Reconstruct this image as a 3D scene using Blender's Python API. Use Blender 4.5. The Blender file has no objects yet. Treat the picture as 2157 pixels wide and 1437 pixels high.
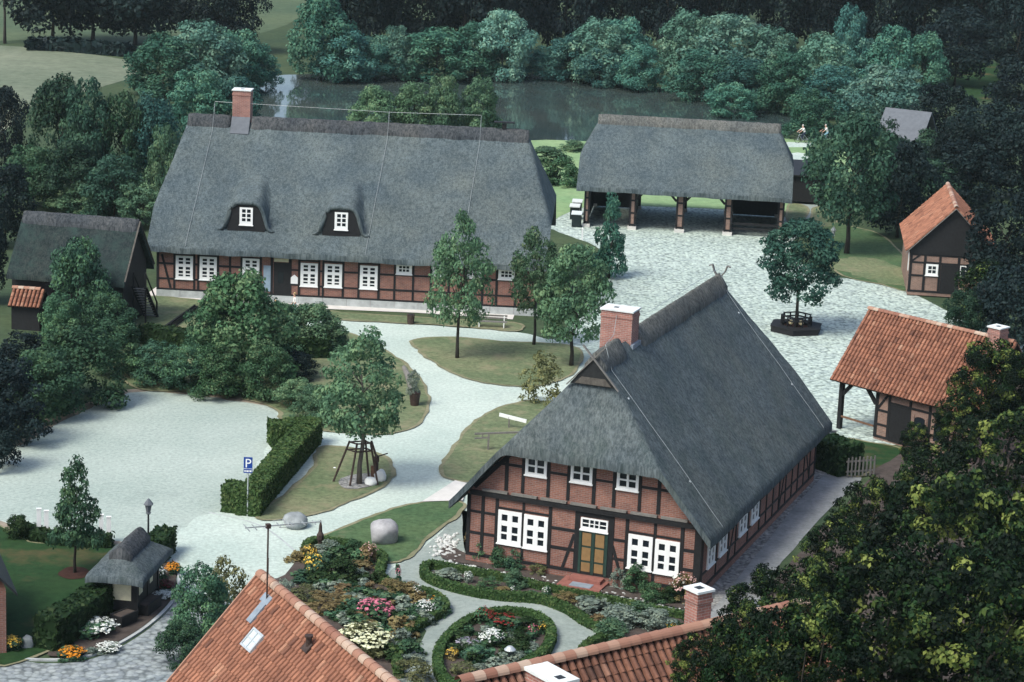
import bpy, bmesh, math, random
import numpy as np
from mathutils import Vector, Matrix
R=math.radians
rnd=random.Random(7); nr=np.random.default_rng(7)
scene=bpy.context.scene
COL=scene.collection
# ------------------------------------------------------------------ camera
CW,CH=2157.0,1437.0
F_PX,PITCH,ROLL,CAM_H=5055.0,0.239,0.043,36.0
_fw=np.array([0,math.cos(PITCH),-math.sin(PITCH)]);_r0=np.array([1.,0,0]);_u0=np.array([0,math.sin(PITCH),math.cos(PITCH)])
_rt=math.cos(ROLL)*_r0+math.sin(ROLL)*_u0; _up=-math.sin(ROLL)*_r0+math.cos(ROLL)*_u0
def ray(px,py): return _fw+_rt*(px-CW/2)/F_PX-_up*(py-CH/2)/F_PX
def at(px,py,z=0.0):
    """point at height z seen in the photograph at px,py"""
    d=ray(px,py); t=(z-CAM_H)/d[2]; return Vector((d[0]*t,d[1]*t,z))
def at_y(px,py,Y):
    d=ray(px,py); t=Y/d[1]; return Vector((d[0]*t,Y,CAM_H+d[2]*t))
def ppm(p): return F_PX/((np.array(p)-np.array([0,0,CAM_H])).dot(_fw))
cam_d=bpy.data.cameras.new('camera'); cam=bpy.data.objects.new('camera',cam_d); COL.objects.link(cam)
cam_d.sensor_width=36; cam_d.lens=36*F_PX/CW; cam_d.clip_start=1; cam_d.clip_end=4000
m=Matrix(((_rt[0],_up[0],-_fw[0],0),(_rt[1],_up[1],-_fw[1],0),(_rt[2],_up[2],-_fw[2],CAM_H),(0,0,0,1)))
cam.matrix_world=m; scene.camera=cam
# ------------------------------------------------------------------ light
SUN_EL,SUN_AZ=R(52),R(228)     # azimuth clockwise from +Y : behind and left of the camera
w=bpy.data.worlds.new("World"); scene.world=w; w.use_nodes=True
nt=w.node_tree; bg=nt.nodes['Background']
sky=nt.nodes.new('ShaderNodeTexSky'); sky.sky_type='NISHITA'; sky.sun_disc=False
sky.sun_elevation=SUN_EL; sky.sun_rotation=SUN_AZ; sky.air_density=1.0; sky.dust_density=3.0; sky.ozone_density=1.6
nt.links.new(sky.outputs[0],bg.inputs[0]); bg.inputs[1].default_value=0.105
sd=bpy.data.lights.new('sun','SUN'); sd.energy=1.5; sd.angle=R(22); sd.color=(.97,1.0,.93)
so=bpy.data.objects.new('sun',sd); COL.objects.link(so)
sdir=Vector((math.sin(SUN_AZ)*math.cos(SUN_EL),math.cos(SUN_AZ)*math.cos(SUN_EL),math.sin(SUN_EL)))
so.rotation_euler=sdir.to_track_quat('Z','Y').to_euler(); so.location=(-60,-60,120)
vs=scene.view_settings; vs.view_transform='Standard'; vs.look='None'; vs.exposure=1.08; vs.gamma=1; vs.use_curve_mapping=False
# ------------------------------------------------------------------ materials
MATS={}
def new_mat(name):
    mt=bpy.data.materials.new(name); mt.use_nodes=True; MATS[name]=mt
    return mt,mt.node_tree,mt.node_tree.nodes['Principled BSDF']
def N(nt,t,**k):
    n=nt.nodes.new(t)
    for a,b in k.items():
        if a=='i':
            for kk,v in b.items(): n.inputs[kk].default_value=v
        else: setattr(n,a,b)
    return n
def ramp(nt,stops,fac=None,interp='LINEAR'):
    r=nt.nodes.new('ShaderNodeValToRGB'); e=r.color_ramp.elements; r.color_ramp.interpolation=interp
    while len(e)<len(stops): e.new(0.5)
    for k,(p,c) in enumerate(stops): e[k].position=p; e[k].color=(*c,1)
    if fac is not None: nt.links.new(fac,r.inputs[0])
    return r
def mix(nt,a,b,fac,mode='MIX'):
    n=nt.nodes.new('ShaderNodeMix'); n.data_type='RGBA'; n.blend_type=mode
    for s,v in ((6,a),(7,b),(0,fac)):
        if hasattr(v,'is_linked') or hasattr(v,'links'): nt.links.new(v,n.inputs[s])
        else: n.inputs[s].default_value=v if s==0 else (*v,1)
    return n.outputs[2]
def noise(nt,vec,scale,detail=4,rough=.6):
    n=N(nt,'ShaderNodeTexNoise',i={'Scale':scale,'Detail':detail,'Roughness':rough})
    if vec is not None: nt.links.new(vec,n.inputs['Vector'])
    return n.outputs['Fac']
def coords(nt,kind='Object',scale=None):
    t=nt.nodes.new('ShaderNodeTexCoord'); o=t.outputs[kind]
    if scale:
        mp=nt.nodes.new('ShaderNodeMapping'); mp.inputs['Scale'].default_value=scale; nt.links.new(o,mp.inputs[0]); o=mp.outputs[0]
    return o
def bump(nt,b,h,strength,dist=.05):
    n=N(nt,'ShaderNodeBump',i={'Strength':strength,'Distance':dist}); nt.links.new(h,n.inputs['Height']); nt.links.new(n.outputs[0],b.inputs['Normal'])
def plain(name,c,rough=.7,var=.25,scale=3.0,spec=.3,metal=0,bmp=0):
    mt,nt,b=new_mat(name); b.inputs['Roughness'].default_value=rough; b.inputs['Specular IOR Level'].default_value=spec; b.inputs['Metallic'].default_value=metal
    f=noise(nt,coords(nt),scale,6,.65)
    r=ramp(nt,[(.25,tuple(x*(1-var) for x in c)),(.75,tuple(min(1,x*(1+var)) for x in c))],f)
    nt.links.new(r.outputs[0],b.inputs['Base Color'])
    if bmp: bump(nt,b,f,bmp)
    return mt
def m_thatch(name,a,c,moss=0,seed=0):
    mt,nt,b=new_mat(name); b.inputs['Roughness'].default_value=.95; b.inputs['Specular IOR Level'].default_value=.1
    v=coords(nt)
    big=noise(nt,v,.35,4,.6); 
    vs_=coords(nt,'Object',(12,12,2.0)); fine=noise(nt,vs_,1.0,5,.75)
    vw=coords(nt,'Object',(5,5,.35)); st=noise(nt,vw,1.0,4,.65)
    ad=N(nt,'ShaderNodeMath',operation='MULTIPLY_ADD'); nt.links.new(fine,ad.inputs[0]); ad.inputs[1].default_value=.6; 
    m2=N(nt,'ShaderNodeMath',operation='MULTIPLY'); nt.links.new(st,m2.inputs[0]); m2.inputs[1].default_value=.4; nt.links.new(m2.outputs[0],ad.inputs[2])
    r=ramp(nt,[(.41,a),(.59,c)],ad.outputs[0])
    rb=ramp(nt,[(.3,(.70,.75,.80)),(.7,(1.16,1.13,1.08))],big)
    out=mix(nt,r.outputs[0],rb.outputs[0],1.0,'MULTIPLY')
    br=noise(nt,v,.22,5,.65); rbr=ramp(nt,[(.42,(1,1,1)),(.62,(1.05,1.0,.94))],br); out=mix(nt,out,rbr.outputs[0],1.0,'MULTIPLY')
    if moss:
        mf=noise(nt,v,.9,5,.7); mr=ramp(nt,[(.52-moss*.12,(0,0,0)),(.66,(1,1,1))],mf)
        ml=N(nt,'ShaderNodeMath',operation='MULTIPLY'); nt.links.new(mr.outputs[0],ml.inputs[0]); ml.inputs[1].default_value=min(.9,moss)
        out=mix(nt,out,(.035,.062,.055),ml.outputs[0])
    nt.links.new(out,b.inputs['Base Color']); bump(nt,b,ad.outputs[0],.9,.08)
    return mt
def m_brick(name,a,c,mort):
    mt,nt,b=new_mat(name); b.inputs['Roughness'].default_value=.85; b.inputs['Specular IOR Level'].default_value=.2
    uv=coords(nt,'UV')
    t=N(nt,'ShaderNodeTexBrick',i={'Scale':1.0,'Brick Width':.26,'Row Height':.085,'Mortar Size':.008,'Bias':0.0}); nt.links.new(uv,t.inputs[0])
    t.inputs['Color1'].default_value=(*a,1); t.inputs['Color2'].default_value=(*c,1); t.inputs['Mortar'].default_value=(*mort,1)
    f=noise(nt,coords(nt),1.3,5,.7); r=ramp(nt,[(.3,(.72,.7,.72)),(.7,(1.2,1.16,1.12))],f)
    nt.links.new(mix(nt,t.outputs[0],r.outputs[0],1.0,'MULTIPLY'),b.inputs['Base Color'])
    return mt
def m_tone(name,stops,rough=.7,spec=.2,objvar=.0,trans=0.0,nscale=0):
    """colour from the per-face 'tone' attribute (each leaf or tile its own shade)"""
    mt,nt,b=new_mat(name); b.inputs['Roughness'].default_value=rough; b.inputs['Specular IOR Level'].default_value=spec
    at_=N(nt,'ShaderNodeAttribute',attribute_name='tone')
    r=ramp(nt,stops,at_.outputs['Fac']); out=r.outputs[0]
    if nscale:
        f=noise(nt,coords(nt),nscale,5,.7); rr=ramp(nt,[(.3,(.6,.6,.62)),(.7,(1.2,1.2,1.15))],f); out=mix(nt,out,rr.outputs[0],1.0,'MULTIPLY')
    if objvar:
        oi=N(nt,'ShaderNodeObjectInfo'); h=N(nt,'ShaderNodeHueSaturation')
        m1=N(nt,'ShaderNodeMapRange',i={1:0,2:1,3:.5-objvar*.022,4:.5+objvar*.035}); nt.links.new(oi.outputs['Random'],m1.inputs[0]); nt.links.new(m1.outputs[0],h.inputs['Hue'])
        ml=N(nt,'ShaderNodeMath',operation='MULTIPLY',i={1:7.31}); nt.links.new(oi.outputs['Random'],ml.inputs[0]); fr=N(nt,'ShaderNodeMath',operation='FRACT'); nt.links.new(ml.outputs[0],fr.inputs[0])
        m2=N(nt,'ShaderNodeMapRange',i={1:0,2:1,3:1-objvar*.35,4:1+objvar*.35}); nt.links.new(fr.outputs[0],m2.inputs[0]); nt.links.new(m2.outputs[0],h.inputs['Value'])
        nt.links.new(out,h.inputs['Color']); out=h.outputs[0]
    nt.links.new(out,b.inputs['Base Color'])
    if trans:
        tr=N(nt,'ShaderNodeBsdfTranslucent'); nt.links.new(out,tr.inputs[0]); ms=N(nt,'ShaderNodeMixShader',i={0:trans})
        nt.links.new(b.outputs[0],ms.inputs[1]); nt.links.new(tr.outputs[0],ms.inputs[2])
        nt.links.new(ms.outputs[0],nt.nodes['Material Output'].inputs[0])
    return mt
def m_ground(name,stops,big,fine,finevar=(.8,1.2),bmp=.3,patch=None,vor=0,rough=.95):
    mt,nt,b=new_mat(name); b.inputs['Roughness'].default_value=rough; b.inputs['Specular IOR Level'].default_value=.15
    v=coords(nt)
    r=ramp(nt,stops,noise(nt,v,big,6,.62)); out=r.outputs[0]
    f=noise(nt,v,fine,6,.75); rf=ramp(nt,[(.3,(finevar[0],)*3),(.7,(finevar[1],)*3)],f)
    out=mix(nt,out,rf.outputs[0],1.0,'MULTIPLY')
    h=f
    if vor:
        vo=N(nt,'ShaderNodeTexVoronoi',i={'Scale':vor,'Randomness':.9}); nt.links.new(v,vo.inputs['Vector'])
        rv=ramp(nt,[(0,(1.12,1.12,1.12)),(.5,(1,1,1)),(.75,(.55,.56,.56))],vo.outputs['Distance'])
        out=mix(nt,out,rv.outputs[0],1.0,'MULTIPLY')
        hs=N(nt,'ShaderNodeSeparateColor'); nt.links.new(vo.outputs['Color'],hs.inputs[0])
        rc=ramp(nt,[(0,(.75,.76,.8)),(1,(1.18,1.17,1.14))],hs.outputs[0]); out=mix(nt,out,rc.outputs[0],1.0,'MULTIPLY')
        iv=N(nt,'ShaderNodeMath',operation='SUBTRACT',i={0:1.0}); nt.links.new(vo.outputs['Distance'],iv.inputs[1]); h=iv.outputs[0]
    if patch:
        pf=noise(nt,v,patch[1],5,.68); pr=ramp(nt,[(patch[2],(0,0,0)),(patch[3],(1,1,1))],pf)
        out=mix(nt,out,patch[0],pr.outputs[0])
    nt.links.new(out,b.inputs['Base Color']); bump(nt,b,h,bmp,.03)
    return mt
m_thatch('thatch',(.056,.074,.079),(.135,.163,.171))
m_thatch('thatch_mossy',(.053,.067,.071),(.136,.159,.165),.3)
m_thatch('thatch_green',(.014,.022,.023),(.045,.055,.053),.7)  # mossy thatch, with edge vignette darkness put into its colours
m_thatch('heather_ridge',(.03,.035,.04),(.10,.105,.11))
m_thatch('heather_ridge_grey',(.07,.072,.068),(.19,.19,.175))
m_brick('brick',(.27,.118,.084),(.195,.09,.068),(.26,.23,.21))
m_brick('brick_chimney',(.37,.17,.135),(.28,.13,.105),(.36,.32,.29))
m_brick('brick_pale',(.27,.165,.125),(.21,.13,.10),(.26,.235,.21))
plain('timber',(.012,.012,.013),.7,.5,6)
plain('timber_brown',(.16,.085,.05),.75,.35,5)
plain('weathered_wood',(.17,.16,.145),.85,.3,5)
plain('white_paint',(.80,.80,.78),.5,.05,4)
plain('white_render',(.72,.73,.70),.8,.12,3)
plain('lead_grey',(.22,.26,.30),.5,.25,4)
plain('roof_slate',(.12,.13,.145),.8,.2,3)
plain('galvanised',(.50,.53,.53),.45,.15,4,.5,.4)
plain('wire_metal',(.36,.39,.385),.45,.15,4,.5,.3)
plain('iron_black',(.02,.021,.022),.5,.4,6)
plain('rust_iron',(.05,.032,.026),.7,.4,6)
plain('stone_plinth',(.40,.42,.41),.85,.35,1.4,.2,0,.2)
plain('boulder',(.34,.33,.33),.85,.4,2.2,.2,0,.4)
plain('boulder_grey',(.26,.28,.28),.85,.4,2.2,.2,0,.4)
plain('concrete_pale',(.60,.57,.53),.9,.12,2)
plain('white_stone',(.50,.50,.47),.85,.3,3)
plain('concrete_cap',(.66,.68,.66),.85,.2,2)
plain('step_brick',(.25,.10,.078),.85,.3,3)
plain('door_panel',(.24,.145,.062),.55,.2,4)
plain('door_green',(.02,.045,.035),.55,.3,4)
plain('door_blue',(.25,.33,.40),.5,.15,4)
plain('bin_green',(.012,.02,.02),.45,.3,5)
plain('bin_lid',(.62,.66,.66),.5,.1,5)
plain('sign_blue',(.01,.05,.26),.4,.1,5)
plain('ochre_paper',(.62,.58,.40),.7,.15,5)
plain('bark',(.045,.04,.034),.9,.4,6,.1,0,.4)
plain('bark_pale',(.10,.09,.078),.9,.35,6,.1,0,.4)
plain('worn_earth',(.27,.225,.175),.95,.3,1.2,.1,0,.4)
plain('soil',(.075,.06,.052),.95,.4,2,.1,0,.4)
plain('mulch_red',(.05,.024,.018),.95,.4,3,.1,0,.4)
plain('skin',(.52,.30,.22),.6,.1); plain('hair_blond',(.38,.25,.12),.7,.2); plain('hair_grey',(.45,.43,.40),.7,.2)
plain('cloth_white',(.78,.76,.72),.85,.06); plain('cloth_blue',(.30,.52,.60),.85,.1); plain('cloth_dark',(.03,.04,.07),.85,.2); plain('shoe_dark',(.03,.025,.02),.6,.2)
plain('cloth_pink',(.55,.36,.38),.85,.1)
plain('tyre',(.02,.02,.02),.8,.2); plain('chrome',(.6,.6,.6),.25,.05,4,.5,.9); plain('bike_frame',(.45,.50,.52),.35,.1)
plain('globe_cream',(.80,.66,.38),.35,.06)
mt,nt,b=new_mat('glass'); b.inputs['Base Color'].default_value=(.012,.016,.022,1); b.inputs['Roughness'].default_value=.12; b.inputs['Specular IOR Level'].default_value=.5
mt,nt,b=new_mat('skylight_glass'); b.inputs['Base Color'].default_value=(.50,.55,.56,1); b.inputs['Roughness'].default_value=.25
mt,nt,b=new_mat('water'); b.inputs['Roughness'].default_value=.05; b.inputs['Specular IOR Level'].default_value=.5
v=coords(nt); r=ramp(nt,[(.35,(.034,.056,.056)),(.7,(.062,.075,.066))],noise(nt,v,.05,4,.6)); nt.links.new(r.outputs[0],b.inputs['Base Color'])
bump(nt,b,noise(nt,coords(nt,'Object',(1,.5,1)),.9,3,.5),.035,.12)
m_ground('ground_grass',[(.3,(.035,.062,.034)),(.7,(.07,.095,.045))],.12,1.6,(.7,1.25),.5)
m_ground('lawn_grass',[(.3,(.10,.14,.070)),(.55,(.15,.175,.092)),(.8,(.21,.205,.12))],.22,3.6,(.58,1.38),.6,((.24,.215,.13),.5,.52,.72))
m_ground('lawn_green',[(.3,(.05,.10,.045)),(.7,(.09,.135,.06))],.3,3.6,(.58,1.38),.4,((.21,.19,.11),.35,.60,.78))
m_ground('lawn_deep_vignetted',[(.3,(.014,.044,.014)),(.7,(.026,.056,.018))],.3,2.5,(.7,1.25),.4,((.10,.075,.035),.22,.55,.72))  # bottom-left corner's vignette darkness put into the grass colour
m_ground('lawn_bright',[(.3,(.18,.30,.14)),(.7,(.27,.36,.18))],.2,1.5,(.75,1.2),.4)
m_ground('dry_grass',[(.3,(.18,.175,.10)),(.7,(.25,.23,.145))],.5,2.5,(.7,1.25),.4,((.16,.17,.09),.8,.56,.7))
m_ground('gravel',[(.3,(.40,.475,.42)),(.7,(.53,.59,.52))],.16,5,(.72,1.22),.8,((.27,.31,.31),.07,.60,.85))
m_ground('gravel_vignetted',[(.3,(.315,.375,.33)),(.7,(.43,.48,.425))],.13,5,(.70,1.24),.8,((.20,.23,.215),.09,.60,.85))  # darker copy of gravel, lens vignette falloff put into its colour
m_ground('gravel_grey',[(.3,(.22,.26,.235)),(.7,(.32,.355,.32))],.35,4,(.78,1.16),.35)
m_ground('asphalt_grey',[(.3,(.20,.21,.21)),(.7,(.30,.30,.295))],.6,4,(.75,1.2),.35)
m_ground('pebble_strip',[(.3,(.20,.195,.185)),(.7,(.34,.33,.31))],.8,5,(.6,1.35),.6,None,5.5)
m_ground('cobble',[(.3,(.40,.475,.42)),(.7,(.50,.57,.505))],.11,2.4,(.90,1.08),.9,None,4.4)
m_ground('cobble_road',[(.3,(.22,.255,.262)),(.7,(.33,.35,.345))],.3,3,(.7,1.2),.6,None,3.8)
m_ground('field_stubble',[(.3,(.12,.15,.10)),(.7,(.22,.235,.165))],.05,.8,(.75,1.2),.4)  # tones lowered: corner vignette painted into the field colours
m_ground('meadow',[(.3,(.06,.095,.055)),(.7,(.11,.14,.075))],.06,.8,(.75,1.2),.4)
m_tone('tile_red',[(0,(.022,.014,.012)),(.12,(.13,.058,.04)),(.3,(.235,.10,.062)),(.7,(.33,.145,.09)),(1,(.42,.24,.16))],.75,.2,0,0,1.6)
m_tone('tile_old',[(0,(.02,.014,.012)),(.12,(.095,.05,.038)),(.3,(.155,.072,.050)),(.7,(.22,.10,.066)),(1,(.27,.17,.13))],.8,.2,0,0,2.2)
m_tone('tile_ridge',[(0,(.24,.11,.075)),(.5,(.35,.19,.13)),(1,(.44,.33,.25))],.75,.2)
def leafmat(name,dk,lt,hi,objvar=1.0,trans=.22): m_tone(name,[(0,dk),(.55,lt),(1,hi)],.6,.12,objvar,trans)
leafmat('leaf_bank',(.026,.088,.070),(.060,.165,.120),(.15,.275,.17))
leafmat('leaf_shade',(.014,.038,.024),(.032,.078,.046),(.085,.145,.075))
leafmat('leaf_bank_pale',(.055,.14,.110),(.115,.235,.172),(.23,.345,.225))
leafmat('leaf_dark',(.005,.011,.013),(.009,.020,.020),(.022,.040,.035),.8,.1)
leafmat('leaf_mid',(.022,.056,.030),(.054,.122,.062),(.145,.22,.10))
m_tone('leaf_near',[(0,(.003,.007,.004)),(.55,(.006,.016,.006)),(.70,(.016,.042,.013)),(.81,(.09,.125,.03)),(1,(.25,.28,.07))],.6,.12,.3,.15)  # corner falloff put into the near-black base, highlights into the bright tones
leafmat('leaf_bright',(.060,.135,.072),(.125,.23,.12),(.27,.36,.18),.5)
leafmat('leaf_oak',(.014,.045,.036),(.032,.088,.062),(.065,.14,.090),.3)
leafmat('leaf_shrub',(.036,.088,.052),(.085,.16,.088),(.18,.25,.125),.5)
leafmat('leaf_hedge',(.028,.062,.020),(.062,.115,.036),(.14,.18,.065),.3)
leafmat('leaf_hedge_dark',(.012,.028,.010),(.024,.052,.018),(.07,.10,.04),.3)
leafmat('leaf_olive',(.08,.09,.04),(.15,.16,.07),(.26,.25,.11),.5)
leafmat('leaf_grey',(.10,.14,.12),(.20,.25,.20),(.32,.36,.27),.5)
leafmat('leaf_rust',(.12,.085,.04),(.20,.15,.07),(.30,.24,.11),.5)
def petal(n,c): m_tone(n,[(0,tuple(x*.7 for x in c)),(1,c)],.6,.2)
petal('petal_orange',(.80,.30,.02)); petal('petal_yellow',(.80,.52,.08)); petal('petal_white',(.85,.87,.80)); petal('petal_cream',(.78,.78,.50))
petal('petal_pink',(.66,.20,.27)); petal('petal_red',(.24,.022,.02)); petal('petal_darkred',(.13,.015,.015)); petal('petal_palepink',(.68,.42,.38)); petal('petal_lilac',(.40,.36,.44))
M=MATS
# ------------------------------------------------------------------ mesh helpers
class MB:
    def __init__(s): s.v=[]; s.f=[]; s.uv=[]; s.t=[]
    def vert(s,p): s.v.append(tuple(p)); return len(s.v)-1
    def face(s,pts,uv=None,tone=.5):
        i=len(s.v); s.v.extend(tuple(p) for p in pts); s.f.append(tuple(range(i,i+len(pts)))); s.uv.append(uv); s.t.append(tone)
    def box(s,fr,a0,a1,d0,d1,z0,z1,tone=.5):
        c=[fr(a,d,z) for z in (z0,z1) for d in (d0,d1) for a in (a0,a1)]
        n=[(a,z) for z in (z0,z1) for d in (d0,d1) for a in (a0,a1)]
        i=len(s.v); s.v.extend(tuple(p) for p in c)
        sd_=[(d,z) for z in (z0,z1) for d in (d0,d1) for a in (a0,a1)]; tp=[(a,d) for z in (z0,z1) for d in (d0,d1) for a in (a0,a1)]
        for q,u in (((0,1,5,4),n),((3,2,6,7),n),((2,0,4,6),sd_),((1,3,7,5),sd_),((4,5,7,6),tp),((2,3,1,0),tp)):
            s.f.append(tuple(i+k for k in q)); s.uv.append([u[k] for k in q]); s.t.append(tone)
    def bar(s,p,q,w,h=None,upv=(0,0,1),tone=.5):
        """square bar from p to q"""
        h=h or w; p=Vector(p);q=Vector(q);d=(q-p).normalized(); u=Vector(upv)
        if abs(d.dot(u))>.95: u=Vector((1,0,0))
        x=d.cross(u).normalized(); y=x.cross(d).normalized()
        i=len(s.v)
        for e in (p,q):
            for a,b in ((-1,-1),(1,-1),(1,1),(-1,1)): s.v.append(tuple(e+x*a*w/2+y*b*h/2))
        for f in ((0,1,5,4),(1,2,6,5),(2,3,7,6),(3,0,4,7),(3,2,1,0),(4,5,6,7)): s.f.append(tuple(i+k for k in f)); s.uv.append(None); s.t.append(tone)
    def tube(s,pts,rad,n=8,cap=True,tone=.5):
        rads=rad if isinstance(rad,(list,tuple)) else [rad]*len(pts); pts=[Vector(p) for p in pts]; rings=[]
        for k,p in enumerate(pts):
            d=(pts[min(k+1,len(pts)-1)]-pts[max(k-1,0)]).normalized(); u=Vector((0,0,1)) if abs(d.z)<.9 else Vector((1,0,0))
            x=d.cross(u).normalized(); y=x.cross(d)
            i=len(s.v); rings.append(i)
            for j in range(n):
                a=2*math.pi*j/n; s.v.append(tuple(p+(x*math.cos(a)+y*math.sin(a))*rads[k]))
        for a,b in zip(rings,rings[1:]):
            for j in range(n): s.f.append((a+j,a+(j+1)%n,b+(j+1)%n,b+j)); s.uv.append(None); s.t.append(tone)
        if cap:
            s.f.append(tuple(rings[0]+j for j in reversed(range(n)))); s.f.append(tuple(rings[-1]+j for j in range(n))); s.uv+= [None,None]; s.t+=[tone,tone]
    def lathe(s,prof,c=(0,0,0),n=12,tone=.5):
        s.tube([(c[0],c[1],c[2]+z) for r_,z in prof],[max(r_,.001) for r_,z in prof],n,True,tone)
    def sphere(s,c,r,nu=10,nv=6,tone=.5,sz=1):
        s.tube([(c[0],c[1],c[2]-r*sz*math.cos(math.pi*k/nv)) for k in range(nv+1)],[max(.002,r*math.sin(math.pi*k/nv)) for k in range(nv+1)],nu,True,tone)
    def prism(s,poly,ext,uvs=None):
        """closed prism: polygon points extruded by vector"""
        poly=[Vector(p) for p in poly]; e=Vector(ext); n=len(poly)
        s.face(poly,uvs); s.face([p+e for p in reversed(poly)],list(reversed(uvs)) if uvs else None)
        L=0
        for k in range(n):
            p,q=poly[k],poly[(k+1)%n]; l=(q-p).length
            s.face([p,p+e,q+e,q],[(L,0),(L,e.length),(L+l,e.length),(L+l,0)]); L+=l
    def mesh(s,name,mats,smooth=False,tone=False):
        me=bpy.data.meshes.new(name); me.from_pydata(s.v,[],s.f); 
        for mm in (mats if isinstance(mats,(list,tuple)) else [mats]): me.materials.append(M[mm] if isinstance(mm,str) else mm)
        if any(u is not None for u in s.uv):
            ul=me.uv_layers.new(name='uv'); k=0
            for f,u in zip(s.f,s.uv):
                for j in range(len(f)): ul.data[k].uv=u[j] if u else (0,0); k+=1
        if tone:
            at_=me.attributes.new('tone','FLOAT','FACE'); at_.data.foreach_set('value',s.t)
        me.validate()
        bm=bmesh.new(); bm.from_mesh(me); bmesh.ops.recalc_face_normals(bm,faces=bm.faces); bm.to_mesh(me); bm.free()
        if smooth: me.polygons.foreach_set('use_smooth',[True]*len(me.polygons))
        return me
    def build(s,name,mats,parent=None,smooth=False,tone=False):
        o=bpy.data.objects.new(name,s.mesh(name,mats,smooth,tone)); COL.objects.link(o)
        if parent: o.parent=parent
        return o
IDF=lambda a,d,z:(a,d,z)
def tag(o,label=None,cat=None,group=None,kind=None):
    if label: o['label']=label
    if cat: o['category']=cat
    if group: o['group']=group
    if kind: o['kind']=kind
    return o
def thing(name,label,cat,loc=(0,0,0),rz=0.0,group=None):
    o=bpy.data.objects.new(name,None); COL.objects.link(o); o.location=loc; o.rotation_euler=(0,0,rz); o.empty_display_size=.3
    return tag(o,label,cat,group)
def copy_tree(o,parent=None):
    c=o.copy(); COL.objects.link(c)
    if parent: c.parent=parent
    for ch in list(o.children): copy_tree(ch,c)
    return c
def pn(x,y,s=0):
    """cheap smooth pseudo-noise in -1..1"""
    return (math.sin(x*1.7+s+1.3*math.sin(y*1.1+s))+math.sin(y*2.3-s*2+1.7*math.sin(x*.9))+math.sin((x+y)*3.1+s*3))/3
def smooth_path(pts,n=6,closed=False):
    P=[Vector(p) for p in pts]; out=[]; L=len(P); rng=range(L) if closed else range(L-1)
    for i in rng:
        p0=P[(i-1)%L] if (closed or i>0) else P[0]; p1=P[i]; p2=P[(i+1)%L]; p3=P[(i+2)%L] if (closed or i+2<L) else P[-1]
        for k in range(n):
            t=k/n; out.append(.5*((2*p1)+(-p0+p2)*t+(2*p0-5*p1+4*p2-p3)*t*t+(-p0+3*p1-3*p2+p3)*t**3))
    if not closed: out.append(P[-1])
    return out
# ------------------------------------------------------------------ ground sheets (outline in plan, from the photograph's ground plane)
_SZ=[0]
def sheet(name,pts,z,mat,smooth=5,jit=.10,grow=0.0,label=None,world=False):
    _SZ[0]+=1; z=z+_SZ[0]*.0011
    P=[(Vector((p[0],p[1],0)) if world else at(*p)) for p in pts]
    if smooth: P=smooth_path(P,smooth,True)
    c=sum(P,Vector())/len(P); out=[]
    n=len(P); area=sum(P[i].x*P[(i+1)%n].y-P[(i+1)%n].x*P[i].y for i in range(n))
    for i,p in enumerate(P):
        if grow or jit:
            t=(P[(i+1)%n]-P[i-1]); t=t.normalized() if t.length>1e-6 else Vector((1,0,0))
            nn=Vector((t.y,-t.x,0)) if area>0 else Vector((-t.y,t.x,0))
            p=p+nn*(grow*(1+.5*pn(p.x*1.1,p.y*1.1,1))+jit*pn(p.x*2.3,p.y*2.3,3))
        out.append((p.x,p.y,z))
    bm=bmesh.new(); vs_=[bm.verts.new(p) for p in out]; f=bm.faces.new(vs_); 
    if f.normal.z<0: bmesh.ops.reverse_faces(bm,faces=[f])
    bmesh.ops.triangulate(bm,faces=bm.faces[:]); me=bpy.data.meshes.new(name); bm.to_mesh(me); bm.free()
    for p in me.polygons:
        pass
    me.materials.append(M[mat]); o=bpy.data.objects.new(name,me); COL.objects.link(o); tag(o,kind='structure'); return o
def lawn(pts,mat='lawn_grass',edge=.20,z=.03,jit=.10):
    sheet('lawn_edge',pts,z,'dry_grass',5,.10,edge); return sheet('lawn',pts,z+.008,mat,5,jit)
g=MB(); g.face([(-1600,-400,0),(1600,-400,0),(1600,2400,0),(-1600,2400,0)]); tag(g.build('ground','ground_grass'),kind='structure')
# gravel: car park, paths and apron as one spread
sheet('worn_earth',[(-60,1080),(-40,975),(60,930),(150,880),(220,850),(290,826),(400,832),(500,846),(575,860),(585,900),(560,950),(520,1010),(468,1075),(400,1105),(330,1150),(250,1140),(90,1130),(0,1098)],.004,'worn_earth',5,.25,.75)
sheet('gravel_ground',[(-60,1080),(-40,975),(60,930),(150,880),(220,850),(290,826),(400,832),(500,846),(575,860),(650,880),(740,890),(760,800),(690,720),(640,690),(700,672),(880,684),(1090,700),(1180,712),(1250,640),(1330,600),(1420,620),(1300,800),(1240,900),(1180,980),(1000,1180),(900,1290),(640,1260),(560,1340),(360,1200),(250,1140),(90,1130),(0,1098)],.006,'gravel',5,.12)
sheet('car_park',[(-60,1080),(-40,975),(60,930),(150,880),(220,850),(290,826),(400,832),(500,846),(575,860),(585,900),(560,950),(520,1010),(468,1075),(400,1105),(330,1150),(250,1140),(90,1130),(0,1098)],.008,'gravel_vignetted',5,.3)  # overlay laid to paint the vignette falloff across the gravel
sheet('garden_path',[(968,1072),(930,1120),(870,1172),(826,1200),(800,1260),(900,1330),(800,1440),(760,1560),(1560,1560),(1560,1300),(1470,1262),(1200,1200),(1010,1182),(980,1165),(974,1120)],.012,'gravel_grey',3,.05)
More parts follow.
